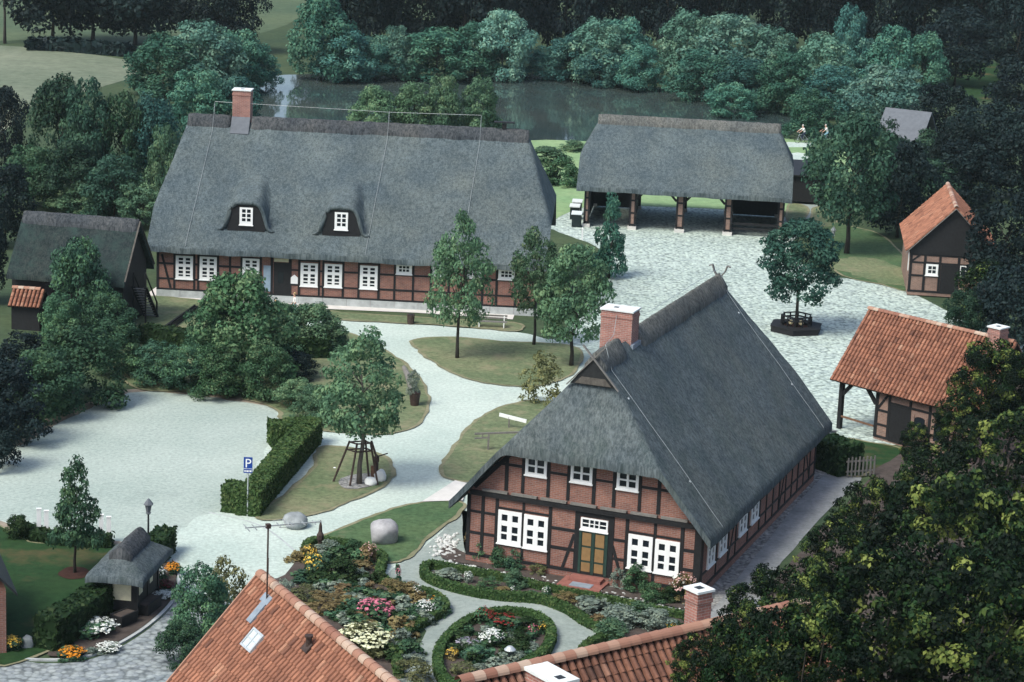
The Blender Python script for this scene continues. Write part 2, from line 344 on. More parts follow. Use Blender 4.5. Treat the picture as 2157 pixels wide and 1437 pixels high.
sheet('courtyard',[(1150,470),(1240,436),(1440,436),(1640,452),(1672,500),(1668,540),(1740,580),(1800,590),(1920,618),(2060,690),(2200,760),(2060,900),(1920,935),(1780,930),(1720,905),(1600,800),(1400,700),(1240,740),(1150,740),(1176,712),(1230,640),(1290,570),(1255,520),(1180,490)],.012,'cobble',4,.12)
sheet('road',[(-120,1384),(80,1398),(190,1390),(285,1346),(352,1290),(380,1240),(376,1190),(395,1110),(445,1083),(540,1107),(602,1146),(637,1190),(625,1240),(590,1330),(520,1430),(480,1700),(-120,1700)],.016,'cobble_road',5,.02)
sheet('apron',[(380,1238),(376,1190),(392,1112),(445,1083),(540,1107),(602,1146),(637,1190),(625,1240),(570,1262),(470,1262)],.021,'gravel',5,.06)
sheet('side_yard',[(1478,1262),(1700,1000),(1745,990),(1815,1008),(1760,1060),(1690,1135),(1610,1235),(1590,1330),(1480,1330)],.016,'asphalt_grey',4,.08)
sheet('pebble_strip',[(1482,1252),(1704,996),(1738,996),(1660,1085),(1520,1262),(1482,1300)],.021,'pebble_strip',3,.06)
sheet('field',[(-90,108),(60,100),(180,112),(285,132),(275,160),(160,200),(60,225),(20,270),(-60,300)],.006,'field_stubble',4,.5)
sheet('meadow',[(-300,92),(-200,20),(200,-40),(420,-40),(640,-60),(640,30),(500,80),(300,92),(60,85)],.006,'meadow',3,.5)
sheet('far_meadow',[(1985,195),(1990,148),(2060,130),(2120,142),(2120,200),(2050,215)],.006,'lawn_deep_vignetted',3,.5)
# pond
sheet('pond',[(500,180),(600,158),(760,158),(900,162),(1060,158),(1180,156),(1330,178),(1420,188),(1560,205),(1660,232),(1690,262),(1640,290),(1450,300),(1240,300),(1120,300),(980,300),(760,300),(560,262),(480,215)],.01,'water',5,.4)
# green bank, cycle path and lawn behind the open shed
sheet('bank_grass',[(1090,305),(1240,298),(1480,302),(1660,292),(1760,300),(1800,345),(1720,430),(1640,446),(1420,437),(1230,437),(1150,470),(1110,420)],.016,'lawn_bright',4,.2)
sheet('path',[(1640,306),(1660,300),(1770,304),(1772,311),(1660,311)],.022,'gravel',0,.05)
sheet('path',[(1655,325),(1680,322),(1740,330),(1735,342),(1660,338)],.022,'gravel',0,.05)
sheet('path',[(1668,424),(1712,418),(1722,440),(1700,470),(1672,505),(1648,500)],.022,'gravel_grey',3,.1)
sheet('terrace',[(312,618),(330,605),(640,632),(900,646),(1085,662),(1080,674),(880,660),(640,650),(420,634),(325,630)],.016,'concrete_pale',0,.03)
lawn([(1738,470),(1790,478),(1860,500),(1915,560),(1912,612),(1860,600),(1790,586),(1752,560),(1730,510)],'lawn_green')
sheet('worn_grass',[(1760,560),(1780,545),(1840,545),(1905,575),(1908,606),(1860,596),(1795,582)],.05,'lawn_grass',4,.6)
lawn([(1668,430),(1660,452),(1670,480),(1690,466),(1700,440)],'lawn_grass')
lawn([(1715,440),(1712,470),(1735,480),(1760,470),(1745,440)],'lawn_grass')
lawn([(545,1093),(640,1087),(720,1062),(790,1032),(824,1003),(816,972),(788,957),(740,947),(690,942),(672,955),(662,992),(600,1046)])
lawn([(280,815),(400,826),(520,842),(590,866),(600,888),(680,906),(760,915),(830,912),(882,891),(900,852),(890,815),(850,768),(800,735),(730,703),(640,690),(480,640),(420,640),(300,660),(240,740)])
lawn([(872,718),(960,713),(1080,723),(1180,727),(1222,745),(1200,790),(1130,813),(1050,811),(980,796),(920,766),(884,738)])
lawn([(640,653),(720,660),(900,672),(1080,682),(1086,698),(990,690),(880,683),(740,676),(660,672)])
lawn([(330,626),(450,640),(440,655),(390,664),(330,690),(300,712),(300,640)],'lawn_grass')
lawn([(1125,847),(1040,868),(990,905),(946,965),(933,993),(948,1009),(1000,1012),(1100,955),(1180,866)])
lawn([(650,1146),(720,1117),(800,1087),(880,1063),(968,1061),(958,1087),(900,1132),(862,1172),(820,1187),(760,1162),(690,1152)],'lawn_green')
lawn([(1765,930),(1830,935),(1900,950),(1860,980),(1800,1005),(1745,985)],'lawn_deep_vignetted',.2)
lawn([(-40,1112),(60,1145),(150,1150),(235,1150),(255,1175),(250,1235),(150,1310),(95,1375),(-40,1380)],'lawn_deep_vignetted',.15)
sheet('path',[(958,1016),(984,1022),(975,1058),(888,1061)],.06,'concrete_pale',0,.02)
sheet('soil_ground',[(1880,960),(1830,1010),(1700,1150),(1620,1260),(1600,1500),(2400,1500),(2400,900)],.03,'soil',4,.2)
# kerbs
def kerb(pts,wd,h,mat='stone_plinth',name='kerb'):
    P=smooth_path([at(*p) for p in pts],6); b=MB(); n=len(P)
    L=[];Rr=[]
    for i,p in enumerate(P):
        t=(P[min(i+1,n-1)]-P[max(i-1,0)]).normalized(); s=Vector((-t.y,t.x,0))*wd/2; L.append(p+s); Rr.append(p-s)
    Z=Vector((0,0,h))
    for i in range(n-1):
        b.face([L[i]+Z,L[i+1]+Z,Rr[i+1]+Z,Rr[i]+Z]); b.face([L[i],L[i+1],L[i+1]+Z,L[i]+Z]); b.face([Rr[i+1],Rr[i],Rr[i]+Z,Rr[i+1]+Z])
    return tag(b.build(name,mat),kind='structure')
kerb([(-60,1378),(80,1392),(190,1383),(282,1340),(350,1285),(377,1240),(374,1195),(366,1180)],.16,.08,'stone_plinth')
kerb([(440,1080),(540,1105),(602,1145),(638,1190),(626,1240),(596,1262)],.10,.03,'stone_plinth')
# ------------------------------------------------------------------ leaves
def leaf_arrays(c,nrm,size,tone,asp=.62,fold=.18):
    n=len(c); nrm=nrm/np.maximum(1e-6,np.linalg.norm(nrm,axis=1,keepdims=True))
    a=nr.normal(size=(n,3)); t=np.cross(nrm,a); t/=np.maximum(1e-6,np.linalg.norm(t,axis=1,keepdims=True)); b=np.cross(nrm,t)
    s=size[:,None]
    v=np.stack([c-t*s,c+b*s*asp+nrm*s*fold,c+t*s,c-b*s*asp+nrm*s*fold],1).reshape(-1,3)
    return v,tone
def leaf_object_mesh(name,mat,parts,core=None):
    """parts: list of (verts,tones); core: optional MB of solid faces"""
    V=np.concatenate([p[0] for p in parts]); T=np.concatenate([p[1] for p in parts]); nq=len(V)//4
    me=bpy.data.meshes.new(name); cv=core.v if core else []; cf=core.f if core else []
    loops=[i for f in cf for i in f]; nv=len(cv); nl=len(loops); nf=len(cf)
    me.vertices.add(nv+len(V)); co=np.concatenate([np.array(cv,float).reshape(-1,3),V]) if nv else V
    me.vertices.foreach_set('co',co.astype(np.float32).ravel())
    me.loops.add(nl+nq*4); me.loops.foreach_set('vertex_index',np.concatenate([np.array(loops,int),np.arange(nq*4)+nv]).astype(np.int32))
    me.polygons.add(nf+nq); st=np.cumsum([0]+[len(f) for f in cf])[:-1] if nf else np.array([],int)
    me.polygons.foreach_set('loop_start',np.concatenate([st,nl+np.arange(nq)*4]).astype(np.int32))
    me.update(calc_edges=True); me.validate()
    at_=me.attributes.new('tone','FLOAT','FACE'); tt=np.concatenate([np.array(core.t if core else [],float),T]).astype(np.float32)
    at_.data.foreach_set('value',tt); me.materials.append(M[mat]); return me
def crown_points(n,shape,ncl,rc,leaf,zsq=.75,upb=.35,hollow=.62,seed=0,tw=.55):
    """leaves on clumps spread through an envelope; unit height and diameter"""
    rg=np.random.default_rng(seed+11)
    z=rg.uniform(.04,.97,ncl*4); rad=np.array([shape(t) for t in z]); keep=rg.uniform(0,.5,ncl*4)<rad; z=z[keep][:ncl]; rad=rad[keep][:ncl]; k=len(z)
    ang=rg.uniform(0,2*math.pi,k); q=np.sqrt(rg.uniform(hollow**2*.5,1,k)); rr=np.maximum(0,rad-rc*.55)*q*rg.uniform(.85,1.12,k)
    C=np.stack([rr*np.cos(ang),rr*np.sin(ang),z],1); RC=rc*rg.uniform(.6,1.25,k); ct=rg.uniform(0,1,k)
    pick=rg.choice(k,n,p=(RC**2)/np.sum(RC**2)); d=rg.normal(size=(n,3)); d[:,2]+=upb; d/=np.linalg.norm(d,axis=1,keepdims=True)
    out=np.concatenate([C[:,:2],np.zeros((k,1))],1); out/=np.maximum(.02,np.linalg.norm(out,axis=1,keepdims=True)); d=d+out[pick]*.35; d/=np.linalg.norm(d,axis=1,keepdims=True)
    r=RC[pick]*rg.uniform(.55,1.12,n)
    pos=C[pick]+d*r[:,None]*np.array([1,1,zsq]); nrm=d+rg.normal(size=(n,3))*.55+np.array([0,0,.25])
    size=leaf*rg.uniform(.65,1.35,n); tone=np.clip(tw*ct[pick]+(1-tw)*rg.uniform(0,1,n),0,1)
    return leaf_arrays(pos,nrm,size,tone)
ROUND=lambda t: .5*math.sqrt(max(0,1-((t-.46)/.54)**2))
EGG=lambda t: .5*max(0,math.sin(math.pi*min(1,(t*.96+.04))**.72))**.8
CONE=lambda t: .5*max(0.02,(1-t*.93))**.8*min(1,t*5+.45)*(1+.18*math.sin(t*17))
SHRUB=lambda t: .5*math.sqrt(max(0,1-(max(0,t-.25)/.75)**2))
CROWN={}
def crown_mesh(style,mat):
    key=(style,mat)
    if key not in CROWN:
        st,var=style
        if st=='big': p=[crown_points(8000,ROUND,85,.13,.0215,seed=var)]
        elif st=='bank': p=[crown_points(9000,SHRUB,75,.135,.0215,seed=30+var)]
        elif st=='egg': p=[crown_points(7000,EGG,120,.11,.0195,seed=60+var,zsq=.55,tw=.5)]
        elif st=='cone': p=[crown_points(4200,CONE,95,.11,.026,seed=70+var,zsq=.6,upb=.5)]
        elif st=='oak': p=[crown_points(8000,ROUND,110,.115,.0215,seed=85+var,zsq=.6,hollow=.5)]
        elif st=='shrub': p=[crown_points(2600,SHRUB,45,.17,.038,seed=90+var)]
        elif st=='small': p=[crown_points(420,SHRUB,16,.24,.085,seed=110+var)]
        elif st=='wispy': p=[crown_points(1500,SHRUB,40,.16,.036,seed=120+var,upb=.9)]
        elif st=='near': p=[crown_points(15000,ROUND,190,.078,.0155,seed=140+var,tw=.8)]
        CROWN[key]=leaf_object_mesh('crown_%s_%d'%(st,var),mat,p)
    return CROWN[key]
TRUNK={}
def trunk_mesh(kind,var,mat):
    key=(kind,var,mat)
    if key not in TRUNK:
        rg=random.Random(200+var); b=MB()
        # unit height to crown middle; limbs fan into the crown
        ax=[(0,0,-.02)]+[(rg.uniform(-.012,.012)*k,rg.uniform(-.012,.012)*k,k/6) for k in range(1,7)]
        b.tube(ax,[.030,.022,.019,.017,.014,.010,.005],8)
        nl=7 if kind=='tree' else 3
        for k in range(nl):
            z=.42+.5*k/nl; a=k*2.4+rg.uniform(0,.5); L=.30*(1.05-z*.6)
            p0=Vector((0,0,z)); p1=p0+Vector((math.cos(a)*L*.5,math.sin(a)*L*.5,.08)); p2=p0+Vector((math.cos(a)*L,math.sin(a)*L,.20))
            b.tube([p0,p1,p2],[.009,.006,.003],6)
        TRUNK[key]=b.mesh('trunk',mat,True)
    return TRUNK[key]
def tree(name,base,h,wd,style,mat,label,cat='tree',group=None,cb=.18,bark='bark',rz=None,lean=(0,0),trunk=True):
    """base: ground point, h overall height, wd crown width, cb: height share of bare trunk"""
    t=thing(name,label,cat,base,rnd.uniform(0,6.28) if rz is None else rz,group)
    c=bpy.data.objects.new('crown' if cat=='tree' else 'foliage',crown_mesh(style,mat)); COL.objects.link(c); c.parent=t
    c.location=(lean[0],lean[1],h*cb); c.scale=(wd,wd,h*(1-cb))
    if trunk:
        s=bpy.data.objects.new('trunk' if cat=='tree' else 'stem',trunk_mesh('tree' if cat=='tree' else 'shrub',rnd.randrange(3),bark)); COL.objects.link(s); s.parent=t
        th=h*(cb+(1-cb)*.62); s.scale=(min(th,wd*1.1),min(th,wd*1.1),th)
    return t
def T(px,base,top,wpx,style,mat,label,name='tree',cat='tree',group=None,cb=.18,var=0,bark='bark',**k):
    p=at(px,base); s=ppm(p); dep=math.atan2(CAM_H,p.y); h=(base-top)/s/math.cos(dep)*1.0
    return tree(name,p,h,wpx/s,(style,var),mat,label,cat,group,cb,bark,**k)
def hedge(name,pts,wd,h,mat,label,leaf=.09,dens=200,closed=False,world=False,cat='hedge',group=None):
    core=MB(); pos=[];nm=[]; o=None; segs=pts if isinstance(pts[0],list) else [pts]; h0=h
    for si,sp_ in enumerate(segs):
        P=smooth_path([Vector((*p,0)) if world else at(*p) for p in sp_],5,closed); n=len(P); h=h0+.012*si
        if o is None: o=P[0].copy()
        rng_=range(n) if closed else range(n-1); L=[];Rr=[];TT=[]
        for i,p in enumerate(P):
            t=(P[(i+1)%n]-P[i-1]) if closed else (P[min(i+1,n-1)]-P[max(i-1,0)]); t.normalize(); s=Vector((-t.y,t.x,0)); ww=wd*(1+.06*pn(p.x*2,p.y*2)); L.append(p+s*ww/2-o); Rr.append(p-s*ww/2-o); TT.append(t)
        for i in rng_:
            j=(i+1)%n; Z0=Vector((0,0,h*.94*(1+.05*pn(P[i].x,P[i].y,5)))); Z1=Vector((0,0,h*.94*(1+.05*pn(P[j].x,P[j].y,5))))
            core.face([L[i]+Z0,L[j]+Z1,Rr[j]+Z1,Rr[i]+Z0],None,.15); core.face([L[i],L[j],L[j]+Z1,L[i]+Z0],None,.1); core.face([Rr[j],Rr[i],Rr[i]+Z0,Rr[j]+Z1],None,.1)
            if not closed and i==0: core.face([L[0],L[0]+Z0,Rr[0]+Z0,Rr[0]],None,.1)
            if not closed and j==n-1: core.face([L[j],Rr[j],Rr[j]+Z1,L[j]+Z1],None,.1)
            seg=(P[j]-P[i]).length; s=Vector((-TT[i].y,TT[i].x,0))
            for A,B,C_,D,nn,ar in ((L[i]+Z0,L[j]+Z1,Rr[i]+Z0,Rr[j]+Z1,Vector((0,0,1)),seg*wd),(L[i],L[j],L[i]+Z0,L[j]+Z1,s,seg*h),(Rr[i],Rr[j],Rr[i]+Z0,Rr[j]+Z1,-s,seg*h)):
                k=max(1,int(ar*dens)); u=nr.uniform(size=(k,1)); v_=nr.uniform(size=(k,1)); A,B,C_,D=[np.array(q) for q in (A,B,C_,D)]
                pos.append((A*(1-u)+B*u)*(1-v_)+(C_*(1-u)+D*u)*v_+nr.normal(size=(k,3))*leaf*.22); nm.append(np.array(nn)+nr.normal(size=(k,3))*.5)
        if not closed:
            for e,sg in ((0,-1),(n-1,1)):
                k=max(1,int(wd*h*dens)); u=nr.uniform(size=(k,1)); v_=nr.uniform(size=(k,1)); A,B=np.array(L[e]),np.array(Rr[e])
                pos.append(A*(1-u)+B*u+np.array([0,0,h])*v_+nr.normal(size=(k,3))*leaf*.35); nm.append(np.array(TT[e])*sg+nr.normal(size=(k,3))*.5)
    pos=np.concatenate(pos); nm=np.concatenate(nm); k=len(pos)
    clump=np.array([.5+.5*pn(a[0]*2.1+o.x,a[1]*2.1,a[2]*2) for a in pos])
    parts=[leaf_arrays(pos,nm,leaf*nr.uniform(.6,1.3,k),np.clip(.5*clump+.5*nr.uniform(size=k),0,1))]
    ob=bpy.data.objects.new(name,leaf_object_mesh(name,mat,parts,core)); COL.objects.link(ob); ob.location=o; return tag(ob,label,cat,group)
# ------------------------------------------------------------------ building helpers
def smin(a,b,k): 
    h=max(0,min(1,.5+.5*(b-a)/k)); return b*(1-h)+a*h-k*h*(1-h)
def smax(a,b,k): return -smin(-a,-b,k)
def frange(a,b,st,extra=()):
    n=max(1,int(round((b-a)/st))); L=[a+(b-a)*i/n for i in range(n+1)]
    for e in extra: L.append(e)
    L=sorted(L); out=[L[0]]
    for q in L[1:]:
        if q-out[-1]>.004: out.append(q)
    return out
def roof_field(name,parent,xs,ys,zf,th,mat,sharp=48):
    nx,ny=len(xs),len(ys); v=[];f=[]
    Z=[[zf(x,y) for x in xs] for y in ys]
    for j,y in enumerate(ys):
        for i,x in enumerate(xs): v.append((x,y,Z[j][i]))
    for j in range(ny-1):
        for i in range(nx-1): a=j*nx+i; f.append((a,a+1,a+nx+1,a+nx))
    nb=len(v)
    for j,y in enumerate(ys):
        for i,x in enumerate(xs): v.append((x,y,Z[j][i]-th))
    for j in range(ny-1):
        for i in range(nx-1): a=nb+j*nx+i; f.append((a,a+nx,a+nx+1,a+1))
    for i in range(nx-1):
        f.append((i,nb+i,nb+i+1,i+1)); a=(ny-1)*nx+i; f.append((a,a+1,nb+a+1,nb+a))
    for j in range(ny-1):
        a=j*nx; f.append((a,a+nx,nb+a+nx,nb+a)); a=j*nx+nx-1; f.append((a,nb+a,nb+a+nx,a+nx))
    me=bpy.data.meshes.new(name); me.from_pydata(v,[],f); me.materials.append(M[mat]); me.polygons.foreach_set('use_smooth',[True]*len(f)); me.set_sharp_from_angle(angle=R(sharp))
    o=bpy.data.objects.new(name,me); COL.objects.link(o); o.parent=parent; return o
def ridge_cap(parent,fr,x0,x1,zr,s,half,hgt,mat,name='ridge_cap'):
    """fr(x,d,z): x along the ridge, d across it"""
    prof=[(-half*1.02,-half*s-.12),(-half,-half*s+.17),(-half*.6,-half*.6*s+hgt*.85),(-half*.25,hgt*.9-half*.25*s*.5),(0,hgt),(half*.25,hgt*.9-half*.25*s*.5),(half*.6,-half*.6*s+hgt*.85),(half,-half*s+.17),(half*1.02,-half*s-.12)]
    b=MB(); xs=frange(x0,x1,.3); rings=[]
    for k,x in enumerate(xs):
        e=.9 if k in (0,len(xs)-1) else 1
        rings.append([b.vert(fr(x,d*e+.03*pn(x*3,d*4,2),zr+z*e+.035*pn(x*2.2,d*5,4))) for d,z in prof])
    for p,q in zip(rings,rings[1:]):
        for i in range(len(prof)-1): b.f.append((p[i],p[i+1],q[i+1],q[i])); b.uv.append(None); b.t.append(.5)
    b.f.append(tuple(reversed(rings[0]))); b.f.append(tuple(rings[-1])); b.uv+=[None]*2; b.t+=[.5]*2
    return b.build(name,mat,parent,True)
def window(parent,fr,a0,a1,z0,z1,cols,rows,proud=.05,mat='white_paint',name='window',sill=True):
    """fr(a,d,z), d outwards. cols/rows: pane spans as fractions (rows from the top)"""
    b=MB(); W_=a1-a0; Hh=z1-z0
    xs=[0]+[q for c in cols for q in c]+[1]; zs=[0]+[q for c in rows for q in c]+[1]
    for i in range(len(xs)-1):
        if i%2==0: b.box(fr,a0+xs[i]*W_,a0+xs[i+1]*W_,-.02,proud,z0,z1)
    for i in range(0,len(xs)-1):
        if i%2==1:
            for j in range(0,len(zs)-1,2): b.box(fr,a0+xs[i]*W_,a0+xs[i+1]*W_,-.02,proud-.004,z1-zs[j+1]*Hh,z1-zs[j]*Hh)
    if sill: b.box(fr,a0-.04,a1+.04,-.02,proud+.05,z0-.06,z0-.002)
    o=b.build(name,mat,parent)
    g=MB(); g.face([fr(a0+.03,.012,z0+.03),fr(a1-.03,.012,z0+.03),fr(a1-.03,.012,z1-.03),fr(a0+.03,.012,z1-.03)]); g.build('pane','glass',o)
    return o
def frame_beams(parent,fr,posts=(),rails=(),braces=(),mat='timber',name='timber_frame'):
    b=MB()
    for a,z0,z1,w_ in posts: w_*=rnd.uniform(.88,1.1); a+=rnd.uniform(-.015,.015); b.box(fr,a-w_/2,a+w_/2,-.05,.035,z0,z1)
    for a0,a1,z,w_ in rails: w_*=rnd.uniform(.85,1.12); z+=rnd.uniform(-.02,.02); b.box(fr,a0,a1,-.05,.028,z-w_/2,z+w_/2)
    for a0,z0,a1,z1,w_ in braces:
        p=Vector(fr(a0,-.015,z0)); q=Vector(fr(a1,-.015,z1)); nn=Vector(fr(0,1,0))-Vector(fr(0,0,0)); b.bar(p,q,.08,w_,nn.cross(q-p).normalized())
    return b.build(name,mat,parent)
def chimney(parent,fr,a0,a1,d0,d1,z0,z1,flues=((.3,.5),),mat='brick_chimney',cap=.07):
    b=MB(); b.box(fr,a0,a1,d0,d1,z0,z1); b.box(fr,a0-.03,a1+.03,d0-.03,d1+.03,z1-.32,z1-.2)
    o=b.build('chimney',mat,parent); c=MB()
    A=a1-a0+.12; D=d1-d0+.12; a0-=.06; d0-=.06
    # slab with flue openings
    c.box(fr,a0,a0+A,d0,d0+D,z1,z1+cap); c.build('chimney_cap','concrete_cap',o)
    for u,v_ in flues:
        h=MB(); w1=.24; h.box(fr,a0+A*u-w1/2,a0+A*u+w1/2,d0+D*v_-w1/2,d0+D*v_+w1/2,z1+cap-.06,z1+cap+.006)
        h.build('flue','iron_black',o); return o
def tiles(b,O,al,dn,n,nc,nrw,tw=.24,tl=.34,holes=()):
    O=Vector(O);al=Vector(al);dn=Vector(dn);n=Vector(n)
    prof=((.10,-.045),(.19,.044),(.45,.076),(.74,.044),(.86,-.045))
    for r_ in range(nrw):
        for c in range(nc):
            if any(c0<=c<c1 and r0<=r_<r1 for c0,c1,r0,r1 in holes): continue
            tn=min(1,max(.14,rnd.gauss(.52,.15))); j=rnd.uniform(-.006,.006); p=O+al*(c*tw)+dn*(r_*tl)
            T0=[p+al*(t*tw)+n*(h+j) for t,h in prof]; B0=[p+al*(t*tw)+dn*(tl*1.04)+n*(h+.038+j) for t,h in prof]; L0=[q-n*.05 for q in B0]
            i=len(b.v); b.v.extend(tuple(q) for q in T0+B0+L0)
            for k in range(4):
                b.f.append((i+k,i+5+k,i+6+k,i+k+1)); b.f.append((i+5+k,i+10+k,i+11+k,i+6+k)); b.uv+=[None,None]; b.t+=[tn,tn*.6]
def ridge_tiles(parent,p,q,rad=.13,tl=.36,name='ridge_tiles',mat='tile_ridge'):
    p=Vector(p);q=Vector(q);d=(q-p).normalized();n=int((q-p).length/tl); s=d.cross(Vector((0,0,1))).normalized(); u=Vector((0,0,1)); b=MB()
    for k in range(n):
        a=p+d*(k*tl); e=a+d*tl*1.08; tn=rnd.random(); i=len(b.v)
        for e_,r_ in ((a,rad),(e,rad*1.12)):
            for m_ in range(9):
                an=math.pi*m_/8; b.v.append(tuple(e_+s*math.cos(an)*r_*1.15+u*(math.sin(an)*r_*1.1-.03)))
        for m_ in range(8): b.f.append((i+m_,i+m_+1,i+10+m_,i+9+m_)); b.uv.append(None); b.t.append(tn)
        b.f.append(tuple(i+9+m_ for m_ in range(9))); b.uv.append(None); b.t.append(tn*.5)
    return b.build(name,mat,parent,False,True)
def wires(parent,lines,r=.012,name='lightning_wire'):
    b=MB()
    for L in lines: b.tube(L,r,5)
    return b.build(name,'wire_metal',parent)
# ================================================================== farmhouse with the garden door
W,L_,ZE,ZR,OE,OF,ZH,RF,OB,ZO=11.17,20.49,3.07,10.235,.613,.778,5.976,.646,.682,8.98
A=thing('thatched_farmhouse','brick half timbered farmhouse with steep grey thatch, big square chimney and garden door','house',(-1.708,104.619,0),-.362)
tA=(ZR-ZE)/(W/2+OE); t1=(ZO-ZH)/(RF+OF); t2=(ZR-ZH)/(.69+OB); TH=.38
def zA(x,y):
    e=min(x+OE,W+OE-x); z=smin(ZE+tA*(x+OE),ZE+tA*(W+OE-x),.35)
    if y<RF-.001: z=smin(z,ZH+t1*(y+OF)-.10*math.sin(math.pi*min(1,max(0,(y+OF)/(RF+OF)))),.3)
    z=smin(z,ZH+t2*(L_+OB-y),.3)
    return z+.045*pn(x*.8,y*.7)+.02*pn(x*2.7,y*2.3,2)
xs=frange(-OE,W+OE,.2,(W/2,)); ys=frange(-OF,RF,.1)[:-1]+[RF-.002,RF+.002]+frange(RF+.15,L_-.9,.25)+frange(L_-.8,L_+OB,.1)
roofA=roof_field('thatched_roof',A,xs,ys,zA,TH,'thatch_mossy')
frA=lambda a,d,z:(a,-d,z)            # front gable, d outwards
frAs=lambda b,d,z:(W+d,b,z)          # right long wall
und=lambda a: ZE+tA*(min(a,W-a)+OE)-TH-.03
b=MB()
zt=6.9; at_=(zt+TH+.03-ZE)/tA-OE
poly=[(0,0),(W,0),(W,und(W)),(W-at_,zt),(at_,zt),(0,und(0))]
b.prism([(a,0,z) for a,z in poly],(0,.25,0),[(a,z) for a,z in poly])
b.prism([(a,L_-.25,z) for a,z in poly],(0,.25,0),[(a,z) for a,z in poly])
b.box(lambda a,d,z:(W-.25+d,a,z),.26,L_-.26,0,.25,0,und(W)-.05); b.box(lambda a,d,z:(d,a,z),.26,L_-.26,0,.25,0,und(0)-.05)
b.build('wall','brick',A)
P_=[(.09,.5,3.3,.18),(.78,.5,3.3,.15),(1.46,.5,3.3,.16),(2.745,.5,3.3,.13),(4.04,.5,3.3,.17),(5.36,.42,3.34,.26),(6.95,.42,3.34,.26),(7.70,.45,3.3,.17),(8.99,.45,3.3,.13),(10.27,.45,3.3,.17),(11.02,.4,3.3,.30)]
for a,z1 in ((1.86,5.3),(2.66,6.2),(3.86,6.8),(4.82,6.8),(6.04,6.8),(7.0,6.8),(8.2,6.6),(9.08,5.4)): P_.append((a,3.7,min(z1,und(a)+.2),.16))
RL=[(0,W,.44,.16),(0,1.46,2.5,.12),(0,1.46,1.47,.12),(1.46,4.04,1.12,.12),(1.46,4.04,2.83,.1),(4.04,5.3,2.32,.13),(4.04,5.3,1.42,.13),(7.0,7.7,2.2,.13),(7.0,7.7,1.32,.13),(7.7,10.27,.94,.12),(7.7,10.27,2.68,.1),(10.27,11,2.25,.13),(10.27,11,1.35,.13),(5.3,7.0,3.2,.28),
    (1.0,2.66,4.92,.12),(3.86,4.82,4.86,.12),(6.04,7.0,4.84,.12),(8.2,9.9,4.82,.12),(2.66,8.2,5.92,.14)]
frame_beams(A,frA,P_,RL,[(4.72,.5,5.22,2.15,.14),(7.05,1.9,7.52,.5,.14),(.32,3.65,3.1,6.62,.2),(W-.32,3.65,W-3.1,6.62,.2)])
b=MB(); b.box(frA,.15,W-.15,-.02,.14,3.30,3.52); b.build('jetty_beam','timber',A)
b=MB()
for k in range(7): b.box(frA,.75+k*1.42,.75+k*1.42+1.22,.02,.17,3.56,3.66)
b.build('carved_moulding','weathered_wood',A)
C2=((.15,.40),(.60,.85)); R3=((.12,.32),(.46,.66),(.71,.89))
for a0,a1,z0,z1 in ((1.545,2.69,1.2,2.76),(2.80,3.955,1.18,2.74),(7.79,8.93,1.04,2.60),(9.05,10.19,1.02,2.56)): window(A,frA,a0,a1,z0,z1,C2,R3,.07)
for a0,a1 in ((2.75,3.78),(4.92,5.95),(7.1,8.12)): window(A,frA,a0,a1,4.62,5.83,((.13,.45),(.55,.87)),((.06,.30),(.36,.61),(.67,.90)),.07)
window(A,frA,5.52,6.80,2.48,3.02,((.06,.30),(.34,.48),(.52,.66),(.70,.94)),((.12,.45),(.5,.78)),.07,name='transom_window')
d=MB(); d.box(frA,5.50,6.80,-.02,.02,.40,2.42)
for a in (5.53,6.15,6.77): d.box(frA,a-.06,a+.06,.0,.06,.40,2.42)
dr=d.build('door','door_green',A); d=MB()
for a0 in (5.62,6.24):
    for z0,z1 in ((.5,.92),(1.02,1.62),(1.72,2.32)): d.box(frA,a0,a0+.42,0,.045,z0,z1)
d.build('door_panel','door_panel',dr)
b=MB(); b.box(frA,4.95,6.98,.0,1.35,-.05,.17); b.box(frA,5.25,6.75,.0,.6,.17,.32); b.build('door_step','step_brick',A)
b=MB(); b.box(lambda a,d,z:(a,d,z),-.5,.5,-.28,.28,0,.02); o=b.build('doormat','lead_grey'); o.location=A.location+Matrix.Rotation(-.362,3,'Z')@Vector((6.0,-.98,.172)); o.rotation_euler=(0,0,-.362); tag(o,'flat grey doormat on the red brick door step','doormat')
# right long wall
P_=[(.12,.4,2.9,.26)]+[(q,.4,2.9,.15) for q in (2.45,4.4,5.6,7.7,9.7,10.9,12.1,13.3,14.5,15.7,16.9,18.1,19.3)]+[(L_-.1,.4,2.9,.2)]
frame_beams(A,frAs,P_,[(0,L_,.44,.16),(0,L_,1.12,.11),(9.7,L_,2.0,.11),(0,L_,2.75,.16)],[(4.5,.5,5.5,2.6,.13),(13.4,.5,14.4,2.6,.13),(19.3,.5,18.2,2.6,.13)])
for b0,b1 in ((.95,2.1),(2.8,4.0),(6.05,7.35),(8.1,9.4)): window(A,frAs,b0,b1,1.22,2.5,C2,((.08,.34),(.4,.62),(.68,.9)),.06)
